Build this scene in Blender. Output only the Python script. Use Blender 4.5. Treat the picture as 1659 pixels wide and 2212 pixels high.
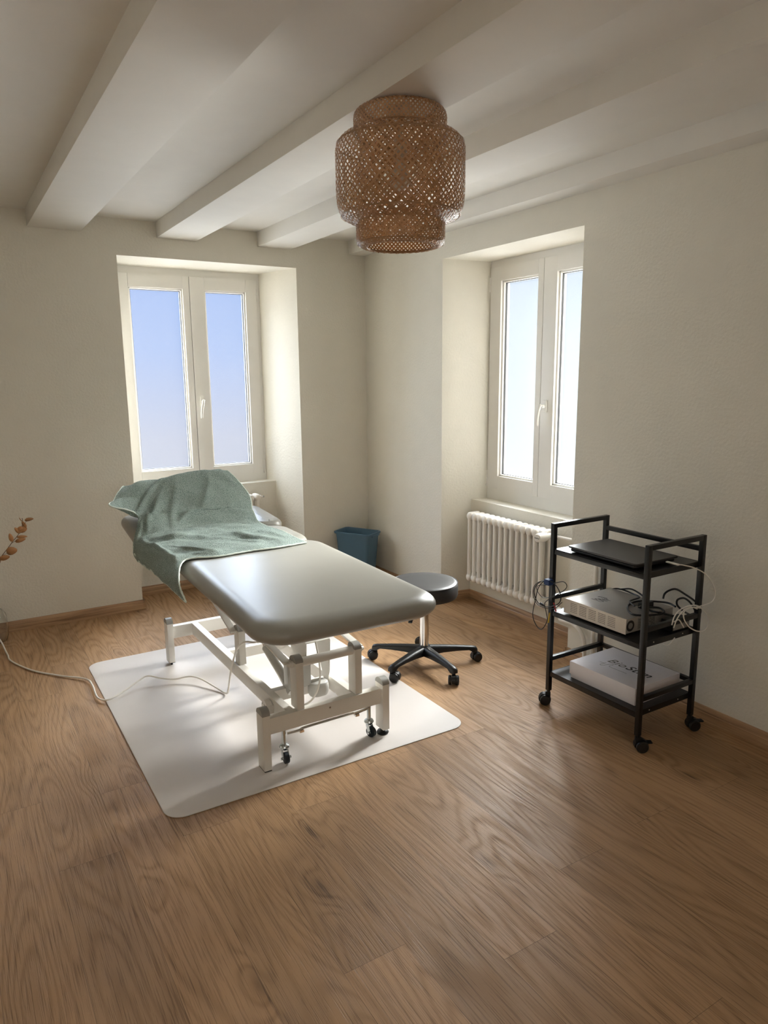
import bpy, bmesh, math, random
from mathutils import Vector, Matrix, noise
PI = math.pi
random.seed(4)
scene = bpy.context.scene
for o in list(bpy.data.objects):
    bpy.data.objects.remove(o)
C = scene.collection

# ---------------------------------------------------------------- camera
cam_d = bpy.data.cameras.new('camera')
cam = bpy.data.objects.new('camera', cam_d); C.objects.link(cam)
R_ = Vector((0.85299215, -0.52183339, -0.00971106))
U_ = Vector((0.10689399, 0.15645723, 0.9818833))
F_ = Vector((0.51086013, 0.8385768, -0.18923764))
M = Matrix.Identity(4)
for i in range(3):
    M[i][0] = R_[i]; M[i][1] = U_[i]; M[i][2] = -F_[i]
M[0][3], M[1][3], M[2][3] = -2.7034, -4.6698, 1.5
cam.matrix_world = M
cam_d.sensor_fit = 'HORIZONTAL'; cam_d.sensor_width = 36.0
cam_d.lens = 36.0 * 1546.19 / 1659.0
cam_d.clip_start = 0.02
scene.camera = cam

# ---------------------------------------------------------------- view, world, sun
scene.view_settings.view_transform = 'Standard'
scene.view_settings.look = 'None'
scene.view_settings.gamma = 1.0
scene.view_settings.use_curve_mapping = False
scene.view_settings.exposure = 1.12
WORLD = .51
SUN, HAZE, NORTH = 10.5, 22.0, 8.0
GROUND, ZENITH = 8.0, 7.0
BACK_FILL = 2.3                                # warm fill level of the sky outside the added rear window
w = bpy.data.worlds.new('sky'); scene.world = w; w.use_nodes = True
nt = w.node_tree; nt.nodes.clear()
def N(nt, t, **k):
    n = nt.nodes.new(t)
    for a, b in k.items(): setattr(n, a, b)
    return n
tc = N(nt, 'ShaderNodeTexCoord'); sp = N(nt, 'ShaderNodeSeparateXYZ')
nt.links.new(tc.outputs['Generated'], sp.inputs[0])
# elevation ramp: pale hazy ground and horizon below, bluer towards the top
def ramp(nt, stops, interp='LINEAR'):
    r = N(nt, 'ShaderNodeValToRGB'); cr = r.color_ramp; cr.interpolation = interp
    while len(cr.elements) > 1: cr.elements.remove(cr.elements[-1])
    cr.elements[0].position = stops[0][0]; cr.elements[0].color = (*stops[0][1], 1)
    for p, c in stops[1:]:
        e = cr.elements.new(p); e.color = (*c, 1)
    return r
mr = N(nt, 'ShaderNodeMapRange'); mr.inputs[1].default_value = -0.30; mr.inputs[2].default_value = 0.30
nt.links.new(sp.outputs[2], mr.inputs[0])
r_n = ramp(nt, [(0.0, (.58, .56, .56)), (0.36, (.54, .54, .64)), (0.55, (.38, .48, .76)), (0.85, (.27, .41, .78)), (1, (.38, .50, .76))])
r_e = ramp(nt, [(0.0, (.95, .92, .90)), (0.35, (.67, .70, .72)), (0.6, (.58, .66, .73)), (0.70, (.52, .60, .72)), (.725, (.60, .65, .70)), (1, (.8, .82, .84))])
nt.links.new(mr.outputs[0], r_n.inputs[0]); nt.links.new(mr.outputs[0], r_e.inputs[0])
mx = N(nt, 'ShaderNodeMapRange'); mx.inputs[1].default_value = 0.45; mx.inputs[2].default_value = 0.64
nt.links.new(sp.outputs[0], mx.inputs[0])
mix = N(nt, 'ShaderNodeMix', data_type='RGBA')
nt.links.new(mx.outputs[0], mix.inputs[0]); nt.links.new(r_n.outputs[0], mix.inputs[6]); nt.links.new(r_e.outputs[0], mix.inputs[7])
# sunlit ground below and bright hazy sky overhead are stronger than the horizon band
mz = N(nt, 'ShaderNodeMapRange'); mz.inputs[1].default_value = -1; mz.inputs[2].default_value = 1; nt.links.new(sp.outputs[2], mz.inputs[0])
zr = ramp(nt, [(0, (GROUND,) * 3), (.36, (GROUND,) * 3), (.42, (1, 1, 1)), (.60, (1, 1, 1)), (.70, (ZENITH,) * 3), (1, (ZENITH,) * 3)])
nt.links.new(mz.outputs[0], zr.inputs[0])
mul = N(nt, 'ShaderNodeMix', data_type='RGBA', blend_type='MULTIPLY'); mul.inputs[0].default_value = 1
nt.links.new(mix.outputs[2], mul.inputs[6]); nt.links.new(zr.outputs[0], mul.inputs[7])
mw = N(nt, 'ShaderNodeMapRange'); mw.inputs[1].default_value = 0.0; mw.inputs[2].default_value = -.4; nt.links.new(sp.outputs[1], mw.inputs[0])
mixw = N(nt, 'ShaderNodeMix', data_type='RGBA'); nt.links.new(mw.outputs[0], mixw.inputs[0]); nt.links.new(mul.outputs[2], mixw.inputs[6])
mixw.inputs[7].default_value = (BACK_FILL, BACK_FILL * .93, BACK_FILL * .84, 1)
bg = N(nt, 'ShaderNodeBackground'); bg.inputs[1].default_value = WORLD
wo = N(nt, 'ShaderNodeOutputWorld')
nt.links.new(mixw.outputs[2], bg.inputs[0]); nt.links.new(bg.outputs[0], wo.inputs[0])

sun_d = bpy.data.lights.new('sun', 'SUN'); sun_d.energy = SUN; sun_d.angle = math.radians(28); sun_d.color = (1.0, .95, .88)
sun = bpy.data.objects.new('sun', sun_d); C.objects.link(sun)
sun_dir = Vector((-1.0, -0.13, -0.60)).normalized()
sun.rotation_euler = sun_dir.to_track_quat('-Z', 'Y').to_euler()
sun.location = (3, 0, 4)
# bright haze all around the sun, scattered further by the satin glass
hz = bpy.data.lights.new('sun_haze', 'SUN'); hz.energy = HAZE; hz.angle = math.radians(85); hz.color = (1.0, .95, .88)
ho = bpy.data.objects.new('sun_haze', hz); C.objects.link(ho)
ho.rotation_euler = Vector((-1.0, -0.40, -0.40)).to_track_quat('-Z', 'Y').to_euler(); ho.location = (3, .4, 4)
# broad cool skylight arriving at the back window
nd = bpy.data.lights.new('north_skylight', 'SUN'); nd.energy = NORTH; nd.angle = math.radians(110); nd.color = (.86, .92, 1.0)
no_ = bpy.data.objects.new('north_skylight', nd); C.objects.link(no_)
no_.rotation_euler = Vector((0.05, -1.0, -0.35)).to_track_quat('-Z', 'Y').to_euler(); no_.location = (-1, 3, 4)
def portal(name, loc, size, d, energy=None, color=(1, 1, 1)):
    l = bpy.data.lights.new(name, 'AREA'); l.shape = 'RECTANGLE'; l.size, l.size_y = size
    o = bpy.data.objects.new(name, l); C.objects.link(o)
    o.location = loc; o.rotation_euler = Vector(d).to_track_quat('-Z', 'Z' if abs(d[2]) < .9 else 'Y').to_euler()
    if energy is None: l.cycles.is_portal = True
    else: l.energy = energy; l.color = color
    return o
# daylight entering through the two windows (sampling portals for the sky)
portal('window_portal_north', (-1.17, 0.62, 1.47), (1.1, 1.5), (0, -1, 0))
portal('window_portal_east', (0.60, -1.48, 1.45), (1.1, 1.5), (-1, 0, 0))

portal('added_window_portal', (-2.9, -6.4 - .3, 1.47), (2.0, 1.5), (0, 1, 0))  # sky portal for the added, unseen window behind the camera
# ---------------------------------------------------------------- materials
def lin(c):
    return tuple(((v / 255) / 12.92 if v / 255 <= .04045 else ((v / 255 + .055) / 1.055) ** 2.4) for v in c)
def mat(name, rgb, rough=.5, metal=0.0, bump=None, spec=None, var=0.0, coat=0.0, trans=0.0, ior=None, sss=0):
    m = bpy.data.materials.new(name); m.use_nodes = True
    nt = m.node_tree; b = nt.nodes['Principled BSDF']
    col = lin(rgb)
    b.inputs['Base Color'].default_value = (*col, 1); b.inputs['Roughness'].default_value = rough
    b.inputs['Metallic'].default_value = metal
    if spec is not None: b.inputs['Specular IOR Level'].default_value = spec
    if coat: b.inputs['Coat Weight'].default_value = coat
    if trans: b.inputs['Transmission Weight'].default_value = trans
    if ior: b.inputs['IOR'].default_value = ior
    tcn = N(nt, 'ShaderNodeTexCoord')
    # gentle procedural variation on everything
    nz = N(nt, 'ShaderNodeTexNoise'); nz.inputs['Scale'].default_value = 9; nz.inputs['Detail'].default_value = 4
    nt.links.new(tcn.outputs['Object'], nz.inputs['Vector'])
    v = var if var else .03
    hs = N(nt, 'ShaderNodeHueSaturation'); hs.inputs['Color'].default_value = (*col, 1)
    mm = N(nt, 'ShaderNodeMapRange'); mm.inputs[1].default_value = .3; mm.inputs[2].default_value = .7
    mm.inputs[3].default_value = 1 - v; mm.inputs[4].default_value = 1 + v
    nt.links.new(nz.outputs[0], mm.inputs[0]); nt.links.new(mm.outputs[0], hs.inputs['Value'])
    nt.links.new(hs.outputs[0], b.inputs['Base Color'])
    if bump:
        sc, st, dist = bump
        n2 = N(nt, 'ShaderNodeTexNoise'); n2.inputs['Scale'].default_value = sc; n2.inputs['Detail'].default_value = 3
        nt.links.new(tcn.outputs['Object'], n2.inputs['Vector'])
        bp = N(nt, 'ShaderNodeBump'); bp.inputs['Strength'].default_value = st; bp.inputs['Distance'].default_value = dist
        nt.links.new(n2.outputs[0], bp.inputs['Height']); nt.links.new(bp.outputs[0], b.inputs['Normal'])
    return m
M_ = {}
M_['wall'] = mat('plaster_wall', (226, 221, 208), .9, bump=(75, .55, .004), var=.012)
M_['ceiling'] = mat('ceiling_paint', (230, 226, 218), .85, bump=(40, .2, .002), var=.012)
M_['pvc'] = mat('window_plastic', (235, 232, 226), .35, var=.01)
M_['pvc_grey'] = mat('window_gasket', (60, 62, 64), .6)
M_['rad'] = mat('radiator_enamel', (238, 232, 222), .35, var=.01)
M_['frame'] = mat('powder_coated_steel', (226, 222, 214), .38, var=.01)
M_['cap'] = mat('grey_plastic_cap', (150, 148, 142), .45)
M_['leather'] = mat('grey_upholstery', (152, 150, 142), .33, bump=(420, .12, .001), var=.015, spec=.5)
M_['mat'] = mat('floor_mat_vinyl', (220, 213, 208), .5, bump=(160, .1, .001), var=.01)
M_['chrome'] = mat('chrome', (225, 222, 218), .1, 1.0)
M_['zinc'] = mat('zinc_steel', (190, 195, 195), .25, 1.0)
M_['alu'] = mat('silver_paint', (196, 195, 190), .35, .15)
M_['rubber'] = mat('blue_black_rubber', (22, 32, 40), .5)
M_['black'] = mat('black_plastic', (14, 14, 15), .38, bump=(500, .1, .0005))
M_['blackmetal'] = mat('black_powder_coat', (10, 10, 11), .33, spec=.5)
M_['blackvinyl'] = mat('black_seat_vinyl', (24, 24, 26), .45, spec=.8, bump=(500, .15, .0006))
M_['laptop'] = mat('laptop_lid', (62, 60, 60), .4, .3)
M_['laptopblack'] = mat('laptop_base', (12, 12, 14), .5)
M_['silver'] = mat('device_case', (178, 174, 168), .42, .35)
M_['cream'] = mat('device_front', (214, 205, 192), .5)
M_['hole'] = mat('vent_hole', (22, 20, 18), .8)
M_['paperwhite'] = mat('white_cardboard', (224, 220, 224), .45)
M_['inkgreen'] = mat('grey_green_print', (108, 108, 92), .5)
M_['inkblack'] = mat('black_print', (24, 22, 24), .5)
M_['label'] = mat('silver_label', (150, 148, 142), .5, .2)
M_['bin'] = mat('blue_grey_plastic', (78, 110, 132), .42)
M_['cordwhite'] = mat('white_cable', (236, 231, 222), .45)
M_['cordblack'] = mat('black_cable', (12, 12, 13), .45)
M_['straps'] = mat('blue_strap', (22, 48, 92), .7)
M_['red'] = mat('red_plug', (170, 20, 30), .4)
M_['yellow'] = mat('yellow_plug', (205, 170, 40), .4)
M_['leaf'] = mat('dried_leaf', (178, 130, 84), .6, var=.2)
M_['twig'] = mat('dried_twig', (96, 72, 50), .7)
M_['bulb'] = mat('frosted_bulb', (225, 220, 210), .3)
M_['socket'] = mat('lamp_socket', (215, 205, 190), .5)
M_['hem'] = mat('towel_hem', (222, 232, 222), .9, bump=(600, .5, .001))

def bamboo():
    m = mat('woven_bamboo', (182, 146, 108), .45, var=.16)
    nt = m.node_tree; b = nt.nodes['Principled BSDF']
    tr = N(nt, 'ShaderNodeBsdfTranslucent'); tr.inputs[0].default_value = (*lin((190, 120, 60)), 1)
    ms = N(nt, 'ShaderNodeMixShader'); ms.inputs[0].default_value = .18
    nt.links.new(b.outputs[0], ms.inputs[1]); nt.links.new(tr.outputs[0], ms.inputs[2])
    nt.links.new(ms.outputs[0], nt.nodes['Material Output'].inputs[0])
    return m
M_['bamboo'] = bamboo()

def towel_mat():
    m = mat('terry_towel', (150, 178, 164), .95, var=.06)
    nt = m.node_tree; b = nt.nodes['Principled BSDF']; b.inputs['Specular IOR Level'].default_value = .1
    b.inputs['Sheen Weight'].default_value = .3
    tcn = N(nt, 'ShaderNodeTexCoord')
    n1 = N(nt, 'ShaderNodeTexNoise'); n1.inputs['Scale'].default_value = 230; n1.inputs['Detail'].default_value = 4; n1.inputs['Roughness'].default_value = .7
    vo = N(nt, 'ShaderNodeTexVoronoi'); vo.inputs['Scale'].default_value = 330
    nt.links.new(tcn.outputs['Object'], n1.inputs['Vector']); nt.links.new(tcn.outputs['Object'], vo.inputs['Vector'])
    ad = N(nt, 'ShaderNodeMath', operation='SUBTRACT')
    nt.links.new(n1.outputs[0], ad.inputs[0]); nt.links.new(vo.outputs[0], ad.inputs[1])
    bp = N(nt, 'ShaderNodeBump'); bp.inputs['Strength'].default_value = 1.0; bp.inputs['Distance'].default_value = .006
    nt.links.new(ad.outputs[0], bp.inputs['Height']); nt.links.new(bp.outputs[0], b.inputs['Normal'])
    # pile colour: tips paler than roots
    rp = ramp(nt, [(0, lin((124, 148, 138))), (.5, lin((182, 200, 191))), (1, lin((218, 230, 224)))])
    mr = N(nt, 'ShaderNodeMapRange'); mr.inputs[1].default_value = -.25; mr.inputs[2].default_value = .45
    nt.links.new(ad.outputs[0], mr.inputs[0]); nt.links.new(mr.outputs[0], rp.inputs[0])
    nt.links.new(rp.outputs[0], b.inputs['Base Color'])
    return m
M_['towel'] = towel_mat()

def frosted():
    # satin privacy glass: daylight comes through, partly scattered
    m = bpy.data.materials.new('frosted_glass'); m.use_nodes = True
    nt = m.node_tree; nt.nodes.clear()
    out = N(nt, 'ShaderNodeOutputMaterial'); tp = N(nt, 'ShaderNodeBsdfTransparent'); tl = N(nt, 'ShaderNodeBsdfTranslucent')
    gl = N(nt, 'ShaderNodeBsdfGlossy'); gl.inputs['Roughness'].default_value = .35; gl.inputs[0].default_value = (.8, .8, .8, 1)
    tp.inputs[0].default_value = (.92, .95, .97, 1); tl.inputs[0].default_value = (.9, .92, .93, 1)
    tcn = N(nt, 'ShaderNodeTexCoord'); n1 = N(nt, 'ShaderNodeTexNoise'); n1.inputs['Scale'].default_value = 160
    nt.links.new(tcn.outputs['Object'], n1.inputs['Vector'])
    mr = N(nt, 'ShaderNodeMapRange'); mr.inputs[3].default_value = .006; mr.inputs[4].default_value = .012
    nt.links.new(n1.outputs[0], mr.inputs[0])
    a = N(nt, 'ShaderNodeMixShader'); nt.links.new(mr.outputs[0], a.inputs[0])
    nt.links.new(tp.outputs[0], a.inputs[1]); nt.links.new(tl.outputs[0], a.inputs[2])
    b = N(nt, 'ShaderNodeMixShader'); b.inputs[0].default_value = .05
    nt.links.new(a.outputs[0], b.inputs[1]); nt.links.new(gl.outputs[0], b.inputs[2]); nt.links.new(b.outputs[0], out.inputs[0])
    return m
M_['pane'] = frosted()

def clear_glass():
    m = bpy.data.materials.new('clear_glass'); m.use_nodes = True
    b = m.node_tree.nodes['Principled BSDF']; b.inputs['Transmission Weight'].default_value = 1
    b.inputs['Roughness'].default_value = .02; b.inputs['IOR'].default_value = 1.45
    b.inputs['Base Color'].default_value = (.93, .94, .93, 1)
    return m
M_['glass'] = clear_glass()

def wood_floor():
    m = bpy.data.materials.new('oak_plank_floor'); m.use_nodes = True
    nt = m.node_tree; b = nt.nodes['Principled BSDF']; L = nt.links.new
    def math_(op, a, b_=None, c=None):
        n = N(nt, 'ShaderNodeMath', operation=op)
        for i, v in enumerate((a, b_, c)):
            if v is None: continue
            if isinstance(v, (int, float)): n.inputs[i].default_value = v
            else: L(v, n.inputs[i])
        return n.outputs[0]
    tcn = N(nt, 'ShaderNodeTexCoord'); s = N(nt, 'ShaderNodeSeparateXYZ'); L(tcn.outputs['Object'], s.inputs[0])
    x, y = s.outputs[0], s.outputs[1]
    PW, PL = .1875, 1.38
    rx = math_('DIVIDE', math_('ADD', x, 2.36 + PW * 40), PW)
    row = math_('FLOOR', rx); fx = math_('FRACT', rx)
    wn = N(nt, 'ShaderNodeTexWhiteNoise', noise_dimensions='1D'); L(math_('ADD', row, .37), wn.inputs['W'])
    # staggered joints: half of a plank plus a little per row
    par = math_('MULTIPLY', math_('MODULO', row, 2.0), .33)
    off = math_('ADD', par, math_('MULTIPLY', wn.outputs[0], .25))
    ry = math_('ADD', math_('DIVIDE', math_('ADD', y, 1.83 + PL * 20), PL), off)
    col = math_('FLOOR', ry); fy = math_('FRACT', ry)
    cb = N(nt, 'ShaderNodeCombineXYZ'); L(row, cb.inputs[0]); L(col, cb.inputs[1])
    wp = N(nt, 'ShaderNodeTexWhiteNoise', noise_dimensions='3D'); L(cb.outputs[0], wp.inputs['Vector'])
    # per plank shifted coordinates
    sc = N(nt, 'ShaderNodeVectorMath', operation='SCALE'); L(wp.outputs['Color'], sc.inputs[0]); sc.inputs[3].default_value = 17.0
    def coords(kx, ky):
        c = N(nt, 'ShaderNodeCombineXYZ'); L(math_('MULTIPLY', x, kx), c.inputs[0]); L(math_('MULTIPLY', y, ky), c.inputs[1])
        a = N(nt, 'ShaderNodeVectorMath', operation='ADD'); L(c.outputs[0], a.inputs[0]); L(sc.outputs[0], a.inputs[1])
        return a.outputs[0]
    # knots
    vo = N(nt, 'ShaderNodeTexVoronoi'); vo.inputs['Scale'].default_value = 1; vo.inputs['Randomness'].default_value = 1
    L(coords(4.2, 1.7), vo.inputs['Vector'])
    kn = N(nt, 'ShaderNodeMapRange'); kn.interpolation_type = 'SMOOTHSTEP'; kn.inputs[1].default_value = .0; kn.inputs[2].default_value = .30; kn.inputs[3].default_value = 1; kn.inputs[4].default_value = 0
    L(vo.outputs['Distance'], kn.inputs[0])
    # cathedral figure: contour lines of a stretched smooth noise
    n1 = N(nt, 'ShaderNodeTexNoise'); n1.inputs['Scale'].default_value = 1; n1.inputs['Detail'].default_value = 1.2; n1.inputs['Roughness'].default_value = .35; n1.inputs['Distortion'].default_value = .15
    L(coords(5.5, .75), n1.inputs['Vector'])
    rings = math_('SINE', math_('ADD', math_('MULTIPLY', n1.outputs[0], 135.0), math_('MULTIPLY', kn.outputs[0], 16.0)))
    rings = math_('MULTIPLY_ADD', rings, .5, .5)
    rings = math_('POWER', rings, 2.2)
    # fine straight pores
    n2 = N(nt, 'ShaderNodeTexNoise'); n2.inputs['Scale'].default_value = 1; n2.inputs['Detail'].default_value = 3; n2.inputs['Roughness'].default_value = .6
    L(coords(310, 6), n2.inputs['Vector'])
    pores = N(nt, 'ShaderNodeMapRange'); pores.inputs[1].default_value = .51; pores.inputs[2].default_value = .62; L(n2.outputs[0], pores.inputs[0])
    # broad blotches
    n3 = N(nt, 'ShaderNodeTexNoise'); n3.inputs['Scale'].default_value = 1; n3.inputs['Detail'].default_value = 3
    L(coords(9, 1.8), n3.inputs['Vector'])
    f = math_('MULTIPLY', rings, .20)
    f = math_('ADD', f, math_('MULTIPLY', pores.outputs[0], .34))
    f = math_('ADD', f, math_('MULTIPLY', math_('SUBTRACT', n3.outputs[0], .5), .45))
    f = math_('ADD', f, math_('MULTIPLY', math_('POWER', kn.outputs[0], 3.0), .5))
    rp = ramp(nt, [(0, lin((181, 144, 106))), (.35, lin((157, 122, 87))), (.7, lin((116, 88, 60))), (1, lin((75, 55, 37)))])
    L(math_('ADD', f, .05), rp.inputs[0])
    hs = N(nt, 'ShaderNodeHueSaturation'); L(rp.outputs[0], hs.inputs['Color'])
    vv = N(nt, 'ShaderNodeMapRange'); L(wp.outputs[0], vv.inputs[0]); vv.inputs[3].default_value = .88; vv.inputs[4].default_value = 1.1
    L(vv.outputs[0], hs.inputs['Value'])
    # joints between planks
    ex = math_('MINIMUM', fx, math_('SUBTRACT', 1.0, fx)); ey = math_('MINIMUM', fy, math_('SUBTRACT', 1.0, fy))
    gx = math_('LESS_THAN', ex, .0035); gy = math_('LESS_THAN', ey, .0005)
    g = math_('MAXIMUM', gx, gy)
    mixc = N(nt, 'ShaderNodeMix', data_type='RGBA'); L(math_('MULTIPLY', g, .55), mixc.inputs[0]); L(hs.outputs[0], mixc.inputs[6]); mixc.inputs[7].default_value = (*lin((60, 42, 28)), 1)
    L(mixc.outputs[2], b.inputs['Base Color'])
    rr = N(nt, 'ShaderNodeMapRange'); L(rings, rr.inputs[0]); rr.inputs[3].default_value = .44; rr.inputs[4].default_value = .58
    L(rr.outputs[0], b.inputs['Roughness']); b.inputs['Specular IOR Level'].default_value = .35
    h = math_('ADD', math_('MULTIPLY', rings, -.6), math_('MULTIPLY', pores.outputs[0], -.8)); h = math_('ADD', h, math_('MULTIPLY', g, -2.0))
    bp = N(nt, 'ShaderNodeBump'); bp.inputs['Strength'].default_value = .35; bp.inputs['Distance'].default_value = .0012
    L(h, bp.inputs['Height']); L(bp.outputs[0], b.inputs['Normal'])
    return m
M_['floor'] = wood_floor()

def base_wood():
    m = mat('oak_baseboard', (190, 148, 106), .5)
    nt = m.node_tree; b = nt.nodes['Principled BSDF']
    tcn = N(nt, 'ShaderNodeTexCoord'); mp = N(nt, 'ShaderNodeMapping'); mp.inputs['Scale'].default_value = (1.6, 1.6, 46)
    nt.links.new(tcn.outputs['Object'], mp.inputs[0])
    n = N(nt, 'ShaderNodeTexNoise'); n.inputs['Scale'].default_value = 1.6; n.inputs['Detail'].default_value = 4; n.inputs['Distortion'].default_value = .4
    nt.links.new(mp.outputs[0], n.inputs['Vector'])
    rp = ramp(nt, [(.3, lin((196, 162, 124))), (.5, lin((174, 138, 102))), (.7, lin((134, 102, 74)))])
    nt.links.new(n.outputs[0], rp.inputs[0]); nt.links.new(rp.outputs[0], b.inputs['Base Color'])
    return m
M_['bb'] = base_wood()

# ---------------------------------------------------------------- mesh helpers
class MB:
    def __init__(s): s.bm = bmesh.new(); s.mats = []; s.mi = 0
    def _faces(s, faces):
        for f in faces: f.material_index = s.mi
    def use(s, key):
        if key not in s.mats: s.mats.append(key)
        s.mi = s.mats.index(key); return s
    def box(s, x0, x1, y0, y1, z0, z1, bev=0.0, rot=None, seg=2):
        r = bmesh.ops.create_cube(s.bm, size=1); vs = r['verts']
        c = Vector(((x0 + x1) / 2, (y0 + y1) / 2, (z0 + z1) / 2))
        for v in vs: v.co = Vector((v.co.x * (x1 - x0), v.co.y * (y1 - y0), v.co.z * (z1 - z0)))
        fs = set(f for v in vs for f in v.link_faces); s._faces(fs)
        if bev > 0:
            es = list(set(e for v in vs for e in v.link_edges))
            q = bmesh.ops.bevel(s.bm, geom=es, offset=bev, segments=seg, affect='EDGES', profile=.7)
            vs = list(set(v for f in q['faces'] for v in f.verts) | set(v for v in vs if v.is_valid))
            s._faces(q['faces'])
        for v in vs: v.co = (rot @ v.co if rot else v.co) + c
        return s
    def bar(s, a, b, wx, wy, bev=0.0, up=(0, 0, 1)):
        a, b = Vector(a), Vector(b); d = b - a; L = d.length; z = d.normalized(); upv = Vector(up)
        if abs(z.dot(upv)) > .98: upv = Vector((0, 1, 0))
        xax = upv.cross(z).normalized(); yax = z.cross(xax)
        rm = Matrix((xax, yax, z)).transposed()
        c = (a + b) / 2
        n0 = set(s.bm.verts)
        s.box(-wx / 2, wx / 2, -wy / 2, wy / 2, -L / 2, L / 2, bev)
        for v in s.bm.verts:
            if v not in n0: v.co = rm @ v.co + c
        return s
    def cyl(s, a, b, r0, r1=None, n=20, cap=True):
        r1 = r0 if r1 is None else r1
        return s.rings([(a, r0), (b, r1)], n, cap)
    def rings(s, prof, n=20, cap=True):
        # prof: list of (centre, radius) along a path
        pts = [Vector(p) for p, _ in prof]; prev = None; rr = []
        for i, (p, r) in enumerate(prof):
            t = (pts[min(i + 1, len(pts) - 1)] - pts[max(i - 1, 0)]).normalized() if len(pts) > 1 else Vector((0, 0, 1))
            if prev is None:
                u = Vector((0, 0, 1)) if abs(t.z) < .9 else Vector((1, 0, 0)); x = u.cross(t).normalized()
            else:
                x = (prev - t * prev.dot(t))
                x = x.normalized() if x.length > 1e-6 else prev
            prev = x; y = t.cross(x)
            rr.append([s.bm.verts.new(pts[i] + x * math.cos(2 * PI * k / n) * r + y * math.sin(2 * PI * k / n) * r) for k in range(n)])
        for a_, b_ in zip(rr[:-1], rr[1:]):
            for k in range(n):
                f = s.bm.faces.new((a_[k], a_[(k + 1) % n], b_[(k + 1) % n], b_[k])); f.material_index = s.mi
        if cap:
            f = s.bm.faces.new(list(reversed(rr[0]))); f.material_index = s.mi
            f = s.bm.faces.new(rr[-1]); f.material_index = s.mi
        return s
    def tube(s, pts, r, n=8, sub=6):
        return s.rings([(p, r) for p in spline(pts, sub)], n)
    def lathe(s, prof, n=40, c=(0, 0), closed=False):
        rr = []
        for r, z in prof:
            rr.append([s.bm.verts.new((c[0] + r * math.cos(2 * PI * k / n), c[1] + r * math.sin(2 * PI * k / n), z)) for k in range(n)])
        for a_, b_ in zip(rr[:-1], rr[1:]):
            for k in range(n):
                f = s.bm.faces.new((a_[k], a_[(k + 1) % n], b_[(k + 1) % n], b_[k])); f.material_index = s.mi
        if closed:
            if prof[0][0] > 1e-5: s.bm.faces.new(list(reversed(rr[0]))).material_index = s.mi
            if prof[-1][0] > 1e-5: s.bm.faces.new(rr[-1]).material_index = s.mi
        return s
    def prism(s, pts, z0, z1, axis='z'):
        def P(a, b, c):
            return {'z': (a, b, c), 'x': (c, a, b), 'y': (a, c, b)}[axis]
        lo = [s.bm.verts.new(P(p[0], p[1], z0)) for p in pts]; hi = [s.bm.verts.new(P(p[0], p[1], z1)) for p in pts]
        n = len(pts); fs = [s.bm.faces.new(list(reversed(lo))), s.bm.faces.new(hi)]
        for i in range(n): fs.append(s.bm.faces.new((lo[i], lo[(i + 1) % n], hi[(i + 1) % n], hi[i])))
        s._faces(fs); return s
    def slab(s, x0, x1, y0, y1, z0, z1, rc, re, crown=0.0, nc=8, nr=6, rect=None):
        # rounded slab: plan corners rc, edges rolled by re
        cx, cy = (x0 + x1) / 2, (y0 + y1) / 2; hx, hy = (x1 - x0) / 2, (y1 - y0) / 2; zm = (z0 + z1) / 2; hz = (z1 - z0) / 2
        def outline(ins, z):
            r = max(rc - ins * .6, .002); ax, ay = hx - ins, hy - ins; o = []
            for q in range(4):
                sx, sy = ((1, 1), (-1, 1), (-1, -1), (1, -1))[q]
                for k in range(nc + 1):
                    a = q * PI / 2 + k * PI / 2 / nc
                    o.append(s.bm.verts.new((cx + sx * (ax - r) + r * math.cos(a), cy + sy * (ay - r) + r * math.sin(a), z)))
            return o
        loops = []
        for k in range(nr * 2 + 1):
            ph = -PI / 2 + PI * k / (nr * 2)
            loops.append(outline(re * (1 - math.cos(ph)), zm + hz * math.sin(ph)))
        if crown:
            for i, fr in enumerate((.3, .6, .85)):
                loops.append(outline(re + min(hx, hy) * fr * .9, zm + hz + crown * (1 - (1 - fr) ** 2)))
        n = len(loops[0]); fs = []
        for a_, b_ in zip(loops[:-1], loops[1:]):
            for k in range(n): fs.append(s.bm.faces.new((a_[k], a_[(k + 1) % n], b_[(k + 1) % n], b_[k])))
        fs.append(s.bm.faces.new(list(reversed(loops[0])))); fs.append(s.bm.faces.new(loops[-1])); s._faces(fs)
        return s
    def ball(s, c, r, sc=(1, 1, 1), seg=16):
        q = bmesh.ops.create_uvsphere(s.bm, u_segments=seg, v_segments=max(8, seg // 2), radius=r)
        for v in q['verts']: v.co = Vector((v.co.x * sc[0], v.co.y * sc[1], v.co.z * sc[2])) + Vector(c)
        s._faces(set(f for v in q['verts'] for f in v.link_faces)); return s
    def xform(s, m):
        for v in s.bm.verts: v.co = m @ v.co
        return s
    def build(s, name, key=None, parent=None, smooth=35, **tags):
        if key and not s.mats: s.mats = [key]
        me = bpy.data.meshes.new(name); bmesh.ops.recalc_face_normals(s.bm, faces=s.bm.faces); s.bm.to_mesh(me); s.bm.free()
        for k in s.mats: me.materials.append(M_[k])
        if smooth:
            for p in me.polygons: p.use_smooth = True
            try: me.set_sharp_from_angle(angle=math.radians(smooth))
            except Exception: pass
        o = bpy.data.objects.new(name, me); C.objects.link(o)
        if parent: o.parent = parent
        for k, v in tags.items(): o[k] = v
        return o
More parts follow.
